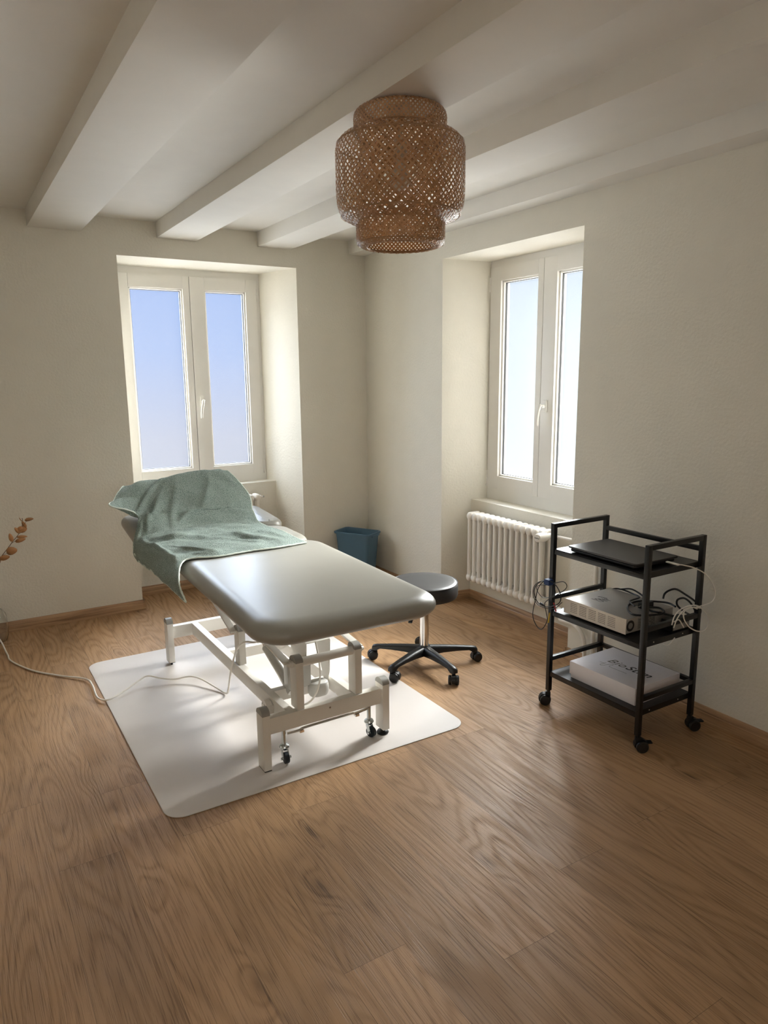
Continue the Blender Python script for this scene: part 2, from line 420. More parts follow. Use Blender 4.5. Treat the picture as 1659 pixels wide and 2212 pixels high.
def spline(pts, sub=6):
    P = [Vector(p) for p in pts]
    if len(P) < 3: return P
    out = []
    for i in range(len(P) - 1):
        p0 = P[i - 1] if i > 0 else P[0] * 2 - P[1]; p1, p2 = P[i], P[i + 1]; p3 = P[i + 2] if i + 2 < len(P) else P[-1] * 2 - P[-2]
        for k in range(sub):
            t = k / sub
            out.append(.5 * ((2 * p1) + (-p0 + p2) * t + (2 * p0 - 5 * p1 + 4 * p2 - p3) * t * t + (-p0 + 3 * p1 - 3 * p2 + p3) * t ** 3))
    out.append(P[-1]); return out
def thing(name, label, cat, loc=(0, 0, 0), rz=0, group=None):
    o = bpy.data.objects.new(name, None); C.objects.link(o); o.location = loc; o.rotation_euler = (0, 0, rz); o.empty_display_size = .1
    o['label'] = label; o['category'] = cat
    if group: o['group'] = group
    return o
def part(parent, name):
    o = bpy.data.objects.new(name, None); C.objects.link(o); o.parent = parent; return o
def copy_tree(o, parent=None):
    c = o.copy(); C.objects.link(c)
    if parent: c.parent = parent
    for ch in list(o.children): copy_tree(ch, c)
    return c
def STR(o): o['kind'] = 'structure'; return o

# ================================================================ THE ROOM
XL, YF, ZT = -4.7, -6.4, 2.75            # left wall, wall behind the camera, top of the masonry
ZB, ZC = 2.333, 2.425                    # underside of beams, underside of slab
STR(MB().box(XL - .2, .7, YF - .2, .7, -.12, 0).build('floor', 'floor', smooth=0))
STR(MB().box(XL - .2, .7, YF - .2, .7, ZC, ZC + .3).build('ceiling', 'ceiling', smooth=0))
for i, (a, b) in enumerate([(-.1332, .0), (-.8159, -.5773), (-1.4734, -1.2251), (-2.1917, -1.9073), (-2.87, -2.61), (-3.56, -3.30), (-4.25, -4.0)]):
    STR(MB().box(a, b, YF, 0, ZB, ZC + .01, .004, seg=2).build('trim_%d' % (i + 1), 'ceiling'))
# back wall with the splayed window niche
TH = .55
m = MB()
m.prism([(XL - .2, 0), (-1.717, 0), (-1.665, .41), (-1.665, TH), (XL - .2, TH)], 0, ZT)
m.prism([(-.542, 0), (.6, 0), (.6, TH), (-.655, TH), (-.655, .41)], 0, ZT)
m.prism([(-1.717, 0), (-.542, 0), (-.655, .41), (-.655, TH), (-1.665, TH), (-1.665, .41)], 2.216, ZT)
m.prism([(-1.68, .30), (-.608, .30), (-.655, .41), (-.655, TH), (-1.665, TH), (-1.665, .41)], 0, .722)
STR(m.build('wall_back', 'wall', smooth=0))
# right wall with its niche
m = MB(); TB = .48
m.prism([(0, -.9503), (0, 0), (TB, 0), (TB, -1.0), (.334, -1.0)], 0, ZT)
m.prism([(0, YF - .2), (0, -2.0953), (.334, -1.965), (TB, -1.965), (TB, YF - .2)], 0, ZT)
m.prism([(0, -2.0953), (0, -.9503), (.334, -1.0), (TB, -1.0), (TB, -1.965), (.334, -1.965)], 2.187, ZT)
m.prism([(.219, -2.01), (.219, -.983), (.334, -1.0), (TB, -1.0), (TB, -1.965), (.334, -1.965)], 0, .683)
STR(m.build('wall_right', 'wall', smooth=0))
STR(MB().box(XL - .2, XL, YF - .2, 0, 0, ZT).build('wall_left', 'wall', smooth=0))
m = MB(); h0, h1 = -3.8, -2.0  # wall behind the camera, with an opening added to let in fill light
for (p, q, r, t) in ((XL, h0, 0, ZT), (h1, 0, 0, ZT), (h0, h1, 0, .75), (h0, h1, 2.2, ZT)): m.box(p, q, YF - .2, YF, r, t)
STR(m.build('wall_front', 'wall', smooth=0))
m = MB(); hm = (h0 + h1) / 2
for (p, q, r, t) in ((h0, h0 + .07, .75, 2.2), (h1 - .07, h1, .75, 2.2), (hm - .05, hm + .05, .75, 2.2), (h0, h1, .75, .83), (h0, h1, 2.12, 2.2)): m.box(p, q, YF - .13, YF - .07, r, t, .003)
STR(m.build('added_window', 'pvc'))  # unseen window, added to brighten the room from behind the camera
# baseboards (moulded oak profile)
T, HB = .015, .064
def skirt(m, a, b, nrm):
    # profile swept from a to b on the wall face, nrm = direction into the room
    prof = [(0, 0), (T, 0), (T, .036), (T * .82, .040), (T * .86, .044), (T * .6, .056), (T * .4, HB), (0, HB)]
    a, b, n = Vector((*a, 0)), Vector((*b, 0)), Vector((*nrm, 0)).normalized()
    va = [m.bm.verts.new(a + n * p + Vector((0, 0, z))) for p, z in prof]; vb = [m.bm.verts.new(b + n * p + Vector((0, 0, z))) for p, z in prof]
    k = len(prof)
    for i in range(k): m.bm.faces.new((va[i], va[(i + 1) % k], vb[(i + 1) % k], vb[i]))
    m.bm.faces.new(list(reversed(va))); m.bm.faces.new(vb)
m = MB()
skirt(m, (XL, 0), (-1.702, 0), (0, -1)); skirt(m, (-1.717, -T), (-1.68, .30), (1, -.12)); skirt(m, (-1.68, .30), (-.608, .30), (0, -1))
skirt(m, (-.608, .30), (-.542, -T), (-1, -.2)); skirt(m, (-.557, 0), (0, 0), (0, -1))
STR(m.build('baseboard_back', 'bb', smooth=0))
m = MB()
skirt(m, (0, 0), (0, -.9503 - T * .5), (-1, 0)); skirt(m, (-T, -.9503), (.219, -.983), (-.1, -1)); skirt(m, (.219, -.983), (.219, -2.01), (-1, 0))
skirt(m, (.219, -2.01), (-T, -2.0953), (-.3, 1)); skirt(m, (0, -2.088), (0, YF), (-1, 0))
STR(m.build('baseboard_right', 'bb', smooth=0))
# nail heads in the boards
STR(MB().box(XL, XL + T, YF, 0, 0, HB).build('baseboard_left', 'bb', smooth=0))

# ---------------------------------------------------------------- windows
def window(name, wdt, z0, z1, glass_in, sashes_flip, loc, rz):
    """local: x along the wall (0..wdt left to right seen from inside), y = depth outward, inner face at y=0"""
    root = bpy.data.objects.new(name, None); C.objects.link(root); root['kind'] = 'structure'
    root.location = loc; root.rotation_euler = (0, 0, rz)
    f = MB(); fw = .045
    zb = z0 - .075
    for (a, b, c, d) in ((-.02, .03, zb, z1 + .055), (wdt - .03, wdt + .03, zb, z1 + .055), (.03, wdt - .03, z1 - .02, z1 + .055), (.03, wdt - .03, zb, z0 + .03)):
        f.box(a, b, -.004, .075, c, d)
    f.build('window_frame', 'pvc', root)
    half = wdt / 2
    for k in (0, 1):
        a, b = (0.004, half - .0015) if k == 0 else (half + .0015, wdt - .004)
        s = MB(); B = .088; BH = .085
        gl = a + (glass_in if k == 0 else .105); gr = b - (.045 if k == 0 else glass_in)
        if k == 0: gl, gr = a + glass_in, b - .045
        else: gl, gr = a + .105, b - glass_in
        s.box(a, gl, -.012, .055, z0, z1, .004); s.box(gr, b, -.012, .055, z0, z1, .004)
        s.box(gl, gr, -.012, .055, z1 - BH, z1, .0); s.box(gl, gr, -.012, .055, z0, z0 + BH, .0)
        # glazing bead
        for (p, q, r, t) in ((gl, gl + .012, z0 + BH, z1 - BH), (gr - .012, gr, z0 + BH, z1 - BH), (gl, gr, z0 + BH, z0 + BH + .012), (gl, gr, z1 - BH - .012, z1 - BH)):
            s.box(p, q, .004, .05, r, t, .003)
        so = s.build('sash', 'pvc', root)
        g = MB()
        for (p, q, r, t) in ((gl + .011, gl + .016, z0 + BH + .01, z1 - BH - .01), (gr - .016, gr - .011, z0 + BH + .01, z1 - BH - .01), (gl + .012, gr - .012, z0 + BH + .011, z0 + BH + .016), (gl + .012, gr - .012, z1 - BH - .016, z1 - BH - .011)):
            g.box(p, q, .018, .03, r, t)
        g.build('gasket', 'pvc_grey', so)
        MB().box(gl + .008, gr - .008, .028, .036, z0 + BH + .006, z1 - BH - .006).build('pane', 'pane', so, smooth=0)
        hx = -.004 if k == 0 else wdt + .004
        for zz in (z1 - .1, z0 + .07):
            h = MB(); h.cyl((hx, -.006, zz - .045), (hx, -.006, zz - .001), .008, n=12).cyl((hx, -.006, zz + .001), (hx, -.006, zz + .045), .008, n=12)
            if zz < 1.2: h.box(hx - .006, hx + .006, -.018, -.004, zz - .06, zz - .046, .002)
            h.build('hinge', 'pvc', so)
        if k == 1:
            hx = a + .045; hz = z0 + (z1 - z0) * .395
            h = MB(); h.slab(hx - .016, hx + .016, -.045, .025, 0, .01, .015, .004)
            # escutcheon stands up on the sash face
            h = MB(); h.box(hx - .015, hx + .015, -.024, -.011, hz - .036, hz + .036, .006)
            h.cyl((hx, -.02, hz), (hx, -.045, hz), .010, n=14)
            h.rings([(p, r) for p, r in zip(spline([(hx, -.045, hz + .008), (hx - .004, -.052, hz), (hx - .012, -.056, hz - .03), (hx - .020, -.056, hz - .075), (hx - .022, -.054, hz - .115)], 5), [.010] * 4 + [.0095] * 6 + [.009] * 7 + [.008] * 3 + [.006])], 12)
            h.build('handle', 'pvc', so)
    return root
# window in the back wall: local +y is outward (+y world)
window('window_1', .985, .765, 2.170, .082, False, (-1.660, .41, 0), 0)
# window in the right wall: local x runs towards -y (left to right seen from inside), outward is +x
window('window_2', .958, .755, 2.146, .100, False, (.345, -1.003, 0), -PI / 2)

# ================================================================ RADIATORS
def radiator(name, n, pitch, z0, z1, depth, label, group, loc, rz, valve_right=True):
    """columns along local x, front at y=0, back at y=+depth"""
    root = thing(name, label, 'radiator', loc, rz, group)
    for i in range(n):
        x = (i + .5) * pitch; c = MB(); r = .0125; yf, yb = r + .002, depth - r
        for yy in (yf, yb):
            c.rings([((x, yy, z0 + .02), .013), ((x, yy, z0 + .045), .0128), ((x, yy, z0 + .07), .0122), ((x, yy, z1 - .06), .0122), ((x, yy, z1 - .035), .0128), ((x, yy, z1 - .018), .013)], 12)
        for zz in (z0 + .03, z1 - .03):
            # header: flattened barrel joining the columns
            c.rings([((x - pitch / 2 + .001, depth / 2, zz), .0185), ((x - pitch * .3, depth / 2, zz), .02), ((x, depth / 2, zz), .0225), ((x + pitch * .3, depth / 2, zz), .02), ((x + pitch / 2 - .001, depth / 2, zz), .0185)], 14)
            c.slab(x - .0225, x + .0225, -.001, depth + .001, zz - .026, zz + .026, .016, .016, nc=5, nr=4)
        c.build('column', 'rad', root)
    L = n * pitch
    f = MB(); f.use('rad').cyl((-.012, depth / 2, z1 - .03), (0, depth / 2, z1 - .03), .014, n=10).cyl((-.03, depth / 2, z1 - .03), (-.012, depth / 2, z1 - .03), .006, n=8)
    f.use('zinc').box(-.036, -.028, depth / 2 - .008, depth / 2 + .008, z1 - .036, z1 - .024, .001)
    f.build('bleed_valve', None, root)
    for xx in (L * .25, L * .75):
        for zz in (z0 + .05, z1 - .05): MB().box(xx - .01, xx + .01, depth, depth + .0285, zz - .01, zz + .01).build('bracket', 'rad', root)
    return root, L
radB, LB = radiator('radiator', 14, .050, .165, .630, .095, 'white column radiator with thermostat under the right window', None, (.095, -1.085, 0), -PI / 2)
# thermostatic valve head on the right end, pointing into the room
v = MB()
v.use('rad').cyl((LB, .047, .600), (LB + .05, .047, .600), .012, n=14)
v.cyl((LB + .028, .05, .600), (LB + .028, .000, .600), .017, n=18)
v.rings([((LB + .028, .002, .600), .022), ((LB + .028, -.012, .600), .026), ((LB + .028, -.05, .600), .026), ((LB + .028, -.066, .600), .024), ((LB + .028, -.07, .600), .019)], 24)
vh = v.build('thermostat_head', None, radB)
t = bpy.data.curves.new('maker_print', 'FONT'); t.body = 'Danfoss'; t.size = .011; t.align_x = 'CENTER'; t.align_y = 'CENTER'; t.extrude = .0002
to = bpy.data.objects.new('tmp', t); C.objects.link(to)
bpy.context.view_layer.update()
me = bpy.data.meshes.new_from_object(to.evaluated_get(bpy.context.evaluated_depsgraph_get())); bpy.data.objects.remove(to)
me.materials.clear(); me.materials.append(M_['inkblack'])
o = bpy.data.objects.new('maker_print', me); C.objects.link(o); o.parent = vh; o.rotation_euler = (PI / 2, 0, 0); o.location = (LB + .028, -.0705, .600)
v = MB(); v.use('zinc').cyl((LB + .05, .047, .600), (LB + .072, .047, .600), .014, n=6)
v.build('union_nut', None, radB)
v = MB(); v.tube([(LB + .07, .047, .600), (LB + .14, .047, .602), (LB + .21, .05, .605), (LB + .23, .07, .605)], .009, 10, 5); v.build('feed_pipe', 'rad', radB)
v = MB(); v.tube([(LB - .002, .047, .195), (LB + .10, .040, .195), (LB + .195, -.02, .200), (LB + .245, -.09, .207), (LB + .29, -.123, .212), (LB + .37, -.125, .215), (LB + .43, -.125, .185), (LB + .455, -.125, .12), (LB + .458, -.125, .0)], .011, 12, 7)
v.build('return_pipe', 'rad', radB)
radA, LA = radiator('radiator', 14, .050, .185, .655, .095, 'white column radiator half hidden behind the treatment table, under the left window', None, (-.790, .275, 0), PI)
v = MB(); v.tube([(LA - .002, .047, .215), (LA + .06, .047, .215), (LA + .075, .04, .20), (LA + .078, .03, .17)], .010, 10, 5)
v.build('return_pipe', 'rad', radA)
# vertical riser on the right wall
p = thing('heating_pipe', 'short white vertical heating pipe on the right wall behind the black trolley', 'pipe', (-.022, -2.287, 0))
MB().tube([(0, 0, 0), (0, 0, .3), (0, 0, .58), (.002, 0, .606), (.012, 0, .620), (.03, 0, .622)], .0115, 14, 5).build('riser', 'rad', p)
MB().lathe([(.012, .0), (.026, .0), (.026, .007), (.014, .012), (.012, .012)], 20, closed=False).build('floor_collar', 'rad', p)

# ================================================================ FLOOR MAT
m = MB(); m.slab(-2.195, -.905, -2.398, -.790, 0, .004, .07, .003, nc=10, nr=2)
m.build('floor_mat', 'mat', smooth=30, label='white rectangular floor mat with rounded corners under the treatment table', category='mat')

# ================================================================ TREATMENT TABLE
TBX = thing('treatment_table', 'grey padded treatment table on a white steel lifting base', 'treatment table', (0, 0, 0))
Z0 = .004
def post(x, y, z0=Z0, foot='flat'):
    p = MB(); p.use('frame').box(x - .0155, x + .0155, y - .031, y + .031, z0 + .004, .232, .002)
    po = p.build('leg', None, TBX)
    # rounded cap: half cylinder across the post
    c = MB(); pts = []
    for k in range(13):
        a = PI * k / 12; pts.append((y + .0315 * math.cos(a), .232 + .026 * math.sin(a)))
    c.prism(pts, x - .016, x + .016, 'x'); c.build('end_cap', 'cap', po, smooth=50)
    f = MB()
    if foot == 'flat': f.box(x - .0145, x + .0145, y - .03, y + .03, z0, z0 + .005)
    elif foot == 'pin': f.box(x - .015, x + .015, y - .03, y + .03, z0 + .002, z0 + .004); f.cyl((x, y - .012, Z0), (x, y - .012, z0 + .004), .006, n=12)
    else: f.lathe([(.0, Z0), (.024, Z0), (.026, Z0 + .005), (.022, Z0 + .012), (.010, Z0 + .018), (.008, z0 + .006), (0, z0 + .006)], 24, (x, y))
    f.build('foot', 'black', po)
    return po
post(-1.784, -2.259); post(-1.254, -2.262, Z0 + .022, 'disc'); post(-1.813, -1.026, Z0 + .012, 'pin'); post(-1.262, -1.012, Z0 + .012, 'pin')
b = MB(); b.box(-1.770, -1.268, -2.274, -2.240, .145, .211, .003); b.cyl((-1.508, -2.2765, .192), (-1.508, -2.27, .192), .0065, n=14)
bo = b.build('cross_beam', 'frame', TBX)
MB().cyl((-1.508, -2.2785, .192), (-1.508, -2.2755, .192), .004, n=6).build('bolt', 'zinc', bo)
MB().box(-1.799, -1.276, -1.040, -1.006, .145, .211, .003).build('cross_beam', 'frame', TBX)
for x in (-1.668, -1.372):
    MB().bar((x, -2.242, .1795), (x + (-.010 if x < -1.5 else -.010), -1.038, .1795), .033, .062, .003).build('side_rail', 'frame', TBX)
MB().box(-1.655, -1.388, -2.035, -2.0, .150, .20, .003).build('cross_member', 'frame', TBX)
MB().box(-1.655, -1.388, -1.50, -1.465, .150, .20, .003).build('cross_member', 'frame', TBX)
# uprights that carry the lift pivots
def upright(x, y, top, z0=.211):
    p = MB(); p.box(x - .0155, x + .0155, y - .03, y + .03, z0, top - .026, .002); po = p.build('upright', 'frame', TBX)
    c = MB(); c.prism([(y + .0305 * math.cos(PI * k / 12), top - .026 + .024 * math.sin(PI * k / 12)) for k in range(13)], x - .016, x + .016, 'x')
    c.build('end_cap', 'cap', po, smooth=50); return po
upright(-1.630, -2.238, .430); upright(-1.368, -2.236, .430)
upright(-1.662, -1.690, .395); upright(-1.386, -1.690, .395)
t = MB(); t.cyl((-1.615, -2.240, .395), (-1.383, -2.238, .395), .0185, n=24); to_ = t.build('pivot_tube', 'frame', TBX)
for x, s in ((-1.646, -1), (-1.352, 1)):
    k = MB(); k.rings([((x, -2.238, .393), .013), ((x + s * .012, -2.238, .393), .013), ((x + s * .014, -2.238, .393), .010), ((x + s * .022, -2.238, .393), .008), ((x + s * .026, -2.238, .393), .003)], 14)
    k.build('bolt_cap', 'frame', TBX)
MB().cyl((-1.648, -1.692, .362), (-1.40, -1.692, .362), .015, n=18).build('pivot_tube', 'frame', TBX)
# lift levers
for x in (-1.662, -1.338):
    l = MB(); l.bar((x, -2.225, .395), (x, -1.93, .425), .010, .030, .002, up=(1, 0, 0)).bar((x, -1.93, .425), (x, -1.58, .560), .010, .030, .002, up=(1, 0, 0)); l.build('lift_lever', 'frame', TBX)
for x in (-1.690, -1.36):
    l = MB(); l.bar((x, -1.692, .362), (x, -1.10, .560), .010, .030, .002, up=(1, 0, 0)); l.build('lift_lever', 'frame', TBX)
k = MB(); k.cyl((-1.672, -1.935, .402), (-1.655, -1.935, .402), .016, n=18); k.use('zinc').cyl((-1.678, -1.935, .402), (-1.671, -1.935, .402), .005, n=8); k.mats = ['frame', 'zinc']; k.build('bracket_plate', None, TBX)
# roller disc low on the left rail
k = MB(); k.cyl((-1.715, -2.095, .170), (-1.690, -2.095, .170), .030, n=26).cyl((-1.718, -2.095, .170), (-1.714, -2.095, .170), .014, n=18).box(-1.712, -1.64, -2.125, -2.065, .150, .185, .004)
for a in (.6, 2.7, 4.8): k.cyl((-1.7175, -2.095 + .022 * math.cos(a), .170 + .022 * math.sin(a)), (-1.714, -2.095 + .022 * math.cos(a), .170 + .022 * math.sin(a)), .003, n=8)
k.build('roller_disc', 'frame', TBX)
# electric actuator
a = MB(); p0, p1 = Vector((-1.610, -1.780, .375)), Vector((-1.565, -2.050, .185)); d = p1 - p0
a.use('chrome').cyl(p0, p0 + d * .3, .011, n=16); a.use('alu').rings([(p0 + d * .24, .016), (p0 + d * .26, .021), (p0 + d * .7, .022), (p0 + d * .98, .026), (p1, .024)], 20)
a.build('actuator', None, TBX)
a = MB(); a.box(-1.605, -1.50, -2.095, -2.045, .215, .335, .010, seg=3); ao = a.build('motor_box', 'alu', TBX)
MB().box(-1.596, -1.545, -2.0962, -2.0948, .245, .29).build('rating_label', 'label', ao)
# tapered lifting bracket in front of the motor
a = MB()
for x in (-1.515, -1.405):
    a.prism([(-1.84, .46), (-2.06, .42), (-2.085, .395), (-2.075, .25), (-2.05, .185), (-2.03, .185), (-1.985, .27), (-1.93, .35), (-1.82, .44)], x - .002, x + .002, 'x')
a.prism([(-1.83, .47), (-1.85, .47), (-2.085, .400), (-2.080, .395)], -1.515, -1.405, 'x')
a.build('lift_bracket', 'frame', TBX)
a = MB(); a.slab(-1.512, -1.422, -2.125, -2.055, .165, .225, .033, .008, nc=10); a.build('motor_cap', 'alu', TBX)
MB().cyl((-1.535, -2.07, .215), (-1.515, -2.07, .215), .010, n=14).build('bolt', 'zinc', TBX)
MB().tube([(-1.47, -2.08, .40), (-1.475, -2.12, .33), (-1.482, -2.14, .26), (-1.50, -2.14, .20), (-1.53, -2.13, .16), (-1.56, -2.10, .14)], .004, 8).build('motor_cable', 'cordwhite', TBX)
a = MB()
random.seed(8)
for k in range(3):
    a.tube([(-1.53 + .01 * k, -1.86 - .02 * k, .43), (-1.545 + .02 * k, -1.92, .39 + .01 * k), (-1.52, -1.97 + .01 * k, .36), (-1.505 + .01 * k, -1.93, .345), (-1.525, -1.88, .37), (-1.55, -1.90 + .01 * k, .41)], .004, 8)
a.build('motor_wiring', 'cordwhite', TBX)
# castors with pedal rod
def steel_castor(x, y, top):
    root = part(TBX, 'castor'); root.location = (x, y, 0)
    s = MB(); s.cyl((0, 0, .078), (0, 0, top), .0085, n=16); s.lathe([(.007, .082), (.018, .077), (.021, .070), (.017, .063), (.013, .058), (0, .058)], 22)
    for sx in (-1, 1):
        s.bar((sx * .011, 0, .060), (sx * .013, -.012, .024), .002, .016, up=(0, 1, 0)); s.cyl((sx * .012, -.012, .026), (sx * .021, -.012, .026), .0055, n=8)
    s.build('fork', 'zinc', root)
    MB().rings([((-.0085, -.012, .0265), .019), ((-.0075, -.012, .0265), .0222), ((.0075, -.012, .0265), .0222), ((.0085, -.012, .0265), .019)], 26).build('wheel', 'rubber', root)
    return root
steel_castor(-1.700, -2.254, .150); c = steel_castor(-1.316, -2.254, .150); c.rotation_euler = (0, 0, .35)
r = MB(); r.tube([(-1.69, -2.262, .124), (-1.64, -2.268, .127), (-1.61, -2.270, .134), (-1.42, -2.270, .136), (-1.39, -2.268, .131), (-1.325, -2.262, .134)], .0055, 10, 5)
for x in (-1.632, -1.382): r.box(x - .009, x + .009, -2.276, -2.262, .118, .127)
r.build('pedal_rod', 'chrome', TBX)
# under-frame of the bed
u = MB()
for x in (-1.70, -1.30): u.box(x - .0175, x + .0175, -2.42, -.95, .565, .600, .003)
for y in (-2.40, -1.9, -1.45, -1.0): u.box(-1.70, -1.30, y - .0175, y + .0175, .566, .599, .003)
u.build('bed_frame', 'frame', TBX)
# cushions
ROT = Matrix.Rotation(math.radians(-1.7), 4, 'Z')
def cushion(name, x0, x1, y0, y1, z0, z1, rc, re, rx=0, crown=.004):
    cx, cy, cz = (x0 + x1) / 2, (y0 + y1) / 2, (z0 + z1) / 2
    m = MB(); m.slab(x0 - cx, x1 - cx, y0 - cy, y1 - cy, z0 - cz, z1 - cz, rc, re, crown, 10, 8)
    m.xform(Matrix.Translation((cx, cy, cz)) @ ROT @ Matrix.Rotation(rx, 4, 'X'))
    o = m.build(name, 'leather', TBX, smooth=60); return o
cushion('leg_cushion', -1.885, -1.145, -2.592, -1.386, .598, .686, .125, .072)
cushion('middle_cushion', -1.880, -1.130, -1.388, -.972, .598, .684, .11, .065)
cushion('arm_cushion', -1.925, -1.745, -.965, -.500, .640, .712, .07, .030, math.radians(6))
cushion('arm_cushion', -1.270, -1.100, -.965, -.500, .635, .702, .07, .030, math.radians(3))
cushion('head_cushion', -1.715, -1.285, -.965, -.585, .715, .770, .06, .026, math.radians(39))
s = MB(); s.bar((-1.58, -.98, .59), (-1.58, -.62, .86), .03, .03, .003).bar((-1.42, -.98, .59), (-1.42, -.62, .86), .03, .03, .003); s.build('head_support', 'frame', TBX)

# ================================================================ TOWEL
rows = [
 [(-1.925,-1.80,.575),(-1.922,-1.70,.640),(-1.850,-1.548,.688),(-1.7093,-1.585,.694),(-1.551,-1.573,.695),(-1.4136,-1.578,.695),(-1.2507,-1.551,.692)],
 [(-1.94,-1.56,.588),(-1.938,-1.44,.635),(-1.880,-1.38,.688),(-1.7675,-1.400,.697),(-1.6012,-1.410,.697),(-1.4223,-1.430,.697),(-1.2516,-1.42,.692)],
 [(-1.95,-1.32,.600),(-1.946,-1.20,.630),(-1.898,-1.20,.686),(-1.775,-1.210,.697),(-1.61,-1.210,.697),(-1.41,-1.24,.697),(-1.245,-1.24,.692)],
 [(-1.957,-1.09,.600),(-1.952,-1.00,.618),(-1.925,-1.03,.676),(-1.79,-1.02,.697),(-1.62,-1.0,.697),(-1.415,-1.01,.697),(-1.262,-1.07,.691)],
 [(-1.935,-.93,.650),(-1.925,-.925,.668),(-1.905,-.93,.692),(-1.785,-.935,.704),(-1.62,-.925,.703),(-1.42,-.935,.703),(-1.265,-.955,.698)],
 [(-1.888,-.852,.775),(-1.884,-.852,.772),(-1.8773,-.852,.768),(-1.7492,-.855,.762),(-1.5857,-.855,.766),(-1.4019,-.855,.764),(-1.255,-.86,.738)],
 [(-2.0166,-.84,.8344),(-1.9499,-.84,.8053),(-1.8773,-.84,.77),(-1.7492,-.84,.7707),(-1.5857,-.84,.7758),(-1.4019,-.84,.7745),(-1.253,-.84,.745)],
 [(-1.979,-.74,.8598),(-1.9102,-.74,.863),(-1.8121,-.74,.8482),(-1.6795,-.74,.8558),(-1.524,-.74,.8592),(-1.3762,-.74,.8588),(-1.2357,-.74,.824)],
 [(-1.91,-.64,.905),(-1.8177,-.64,.925),(-1.712,-.64,.9262),(-1.5946,-.64,.94),(-1.4875,-.64,.9526),(-1.3919,-.64,.9558),(-1.3115,-.64,.9467)],
 [(-1.88,-.56,.86),(-1.80,-.56,.87),(-1.70,-.57,.885),(-1.59,-.575,.90),(-1.48,-.575,.91),(-1.385,-.575,.91),(-1.30,-.57,.90)],
 [(-1.86,-.52,.78),(-1.79,-.52,.77),(-1.69,-.53,.775),(-1.58,-.53,.78),(-1.47,-.53,.78),(-1.38,-.53,.78),(-1.30,-.53,.78)],
]
RIDGES = ((.42, .26, .62, .20, .012, .016), (.50, .32, .72, .24, .010, .014), (.60, .20, .80, .10, .010, .016), (.72, .22, .90, .08, .009, .014), (.40, .42, .44, .68, .012, .018),
          (.55, .42, .52, .72, .009, .018), (.60, .45, .74, .60, .009, .016), (.36, .30, .30, .04, .010, .018), (.44, .12, .52, .02, .012, .016), (.70, .62, .74, .76, .007, .018), (.80, .5, .86, .62, .007, .016),
          (.38, .34, .50, .37, .010, .014), (.62, .34, .85, .33, .006, .014), (.85, .18, .95, .12, .010, .012), (.30, .62, .36, .78, .010, .02))
def ridge_h(u, v):
    h = 0
    for (a, b, c, d, hh, w_) in RIDGES:
        dx, dy = c - a, d - b; t = max(0, min(1, ((u - a) * dx + (v - b) * dy) / (dx * dx + dy * dy)))
        q = ((u - a - dx * t) ** 2 + (v - b - dy * t) ** 2) / (w_ * w_)
        if q < 12: h += hh * math.exp(-q) * (.55 + .45 * math.sin(PI * t))
    return h
def towel():
    SU = 16
    fine = [spline(r, SU) for r in rows]                       # rows refined across
    cols = [spline([fine[i][j] for i in range(len(rows))], SU) for j in range(len(fine[0]))]
    nj, ni = len(cols), len(cols[0])
    m = MB(); grid = []
    wob = lambda u, v: Vector((noise.noise(Vector((u * 6, v * 6, 21))), noise.noise(Vector((u * 6, v * 6, 33))), 0)) * .03
    for j in range(nj):
        line = []
        for i in range(ni):
            p = cols[j][i]; u, v = j / nj, i / ni
            # creases and folds: ridged noise, stronger near the bend
            a = noise.noise(Vector((u * 3.5, v * 9, 1.3))); b_ = noise.noise(Vector((u * 9 + v * 5, v * 14, 4.1)))
            cc = noise.noise(Vector((u * 5, v * 34, 7.7)))
            near = math.exp(-((v - .22) / .16) ** 2)
            h = .016 * abs(a) + .008 * b_ + .012 * near * max(0, cc + .1) * 1.6 + .010 * max(0, .25 - abs(noise.noise(Vector((u * 4.2 + v * 2.5, v * 5.5 - u * 2, 12.3))))) * 2 + .0012 * noise.noise(Vector((u * 60, v * 80, 2)))
            w2 = wob(u, v); h += ridge_h(u + w2.x, v + w2.y) * 1.3
            edge = min(1, (nj - 1 - j) / 10) * min(1, i / 5)
            line.append(Vector(p) + Vector((-.25, -.35, .9)) * h * edge + Vector((0, 0, .0015 * noise.noise(Vector((u * 40, v * 40, 9))))))
        grid.append(line)
    vs = [[m.bm.verts.new(p) for p in l] for l in grid]
    for j in range(nj - 1):
        for i in range(ni - 1): m.bm.faces.new((vs[j][i], vs[j + 1][i], vs[j + 1][i + 1], vs[j][i + 1]))
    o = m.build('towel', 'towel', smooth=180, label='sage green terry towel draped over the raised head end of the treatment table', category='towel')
    sm = o.modifiers.new('thick', 'SOLIDIFY'); sm.thickness = .004; sm.offset = 1
    ss = o.modifiers.new('sub', 'SUBSURF'); ss.levels = 1; ss.render_levels = 1
    # hems: pale stitched edge
    h = MB()
    def hem(line):
        L = [p + Vector((0, 0, .001)) for p in line]
        h.rings([(p, .0040 + .0006 * math.sin(i * 1.9)) for i, p in enumerate(L)], 8)
    hem([grid[j][0] for j in range(nj)]); hem([grid[-1][i] for i in range(ni)]); hem([grid[0][i] for i in range(ni)]); hem([grid[j][-1] for j in range(nj)])
    h.build('hem', 'hem', o)
    return o
towel()

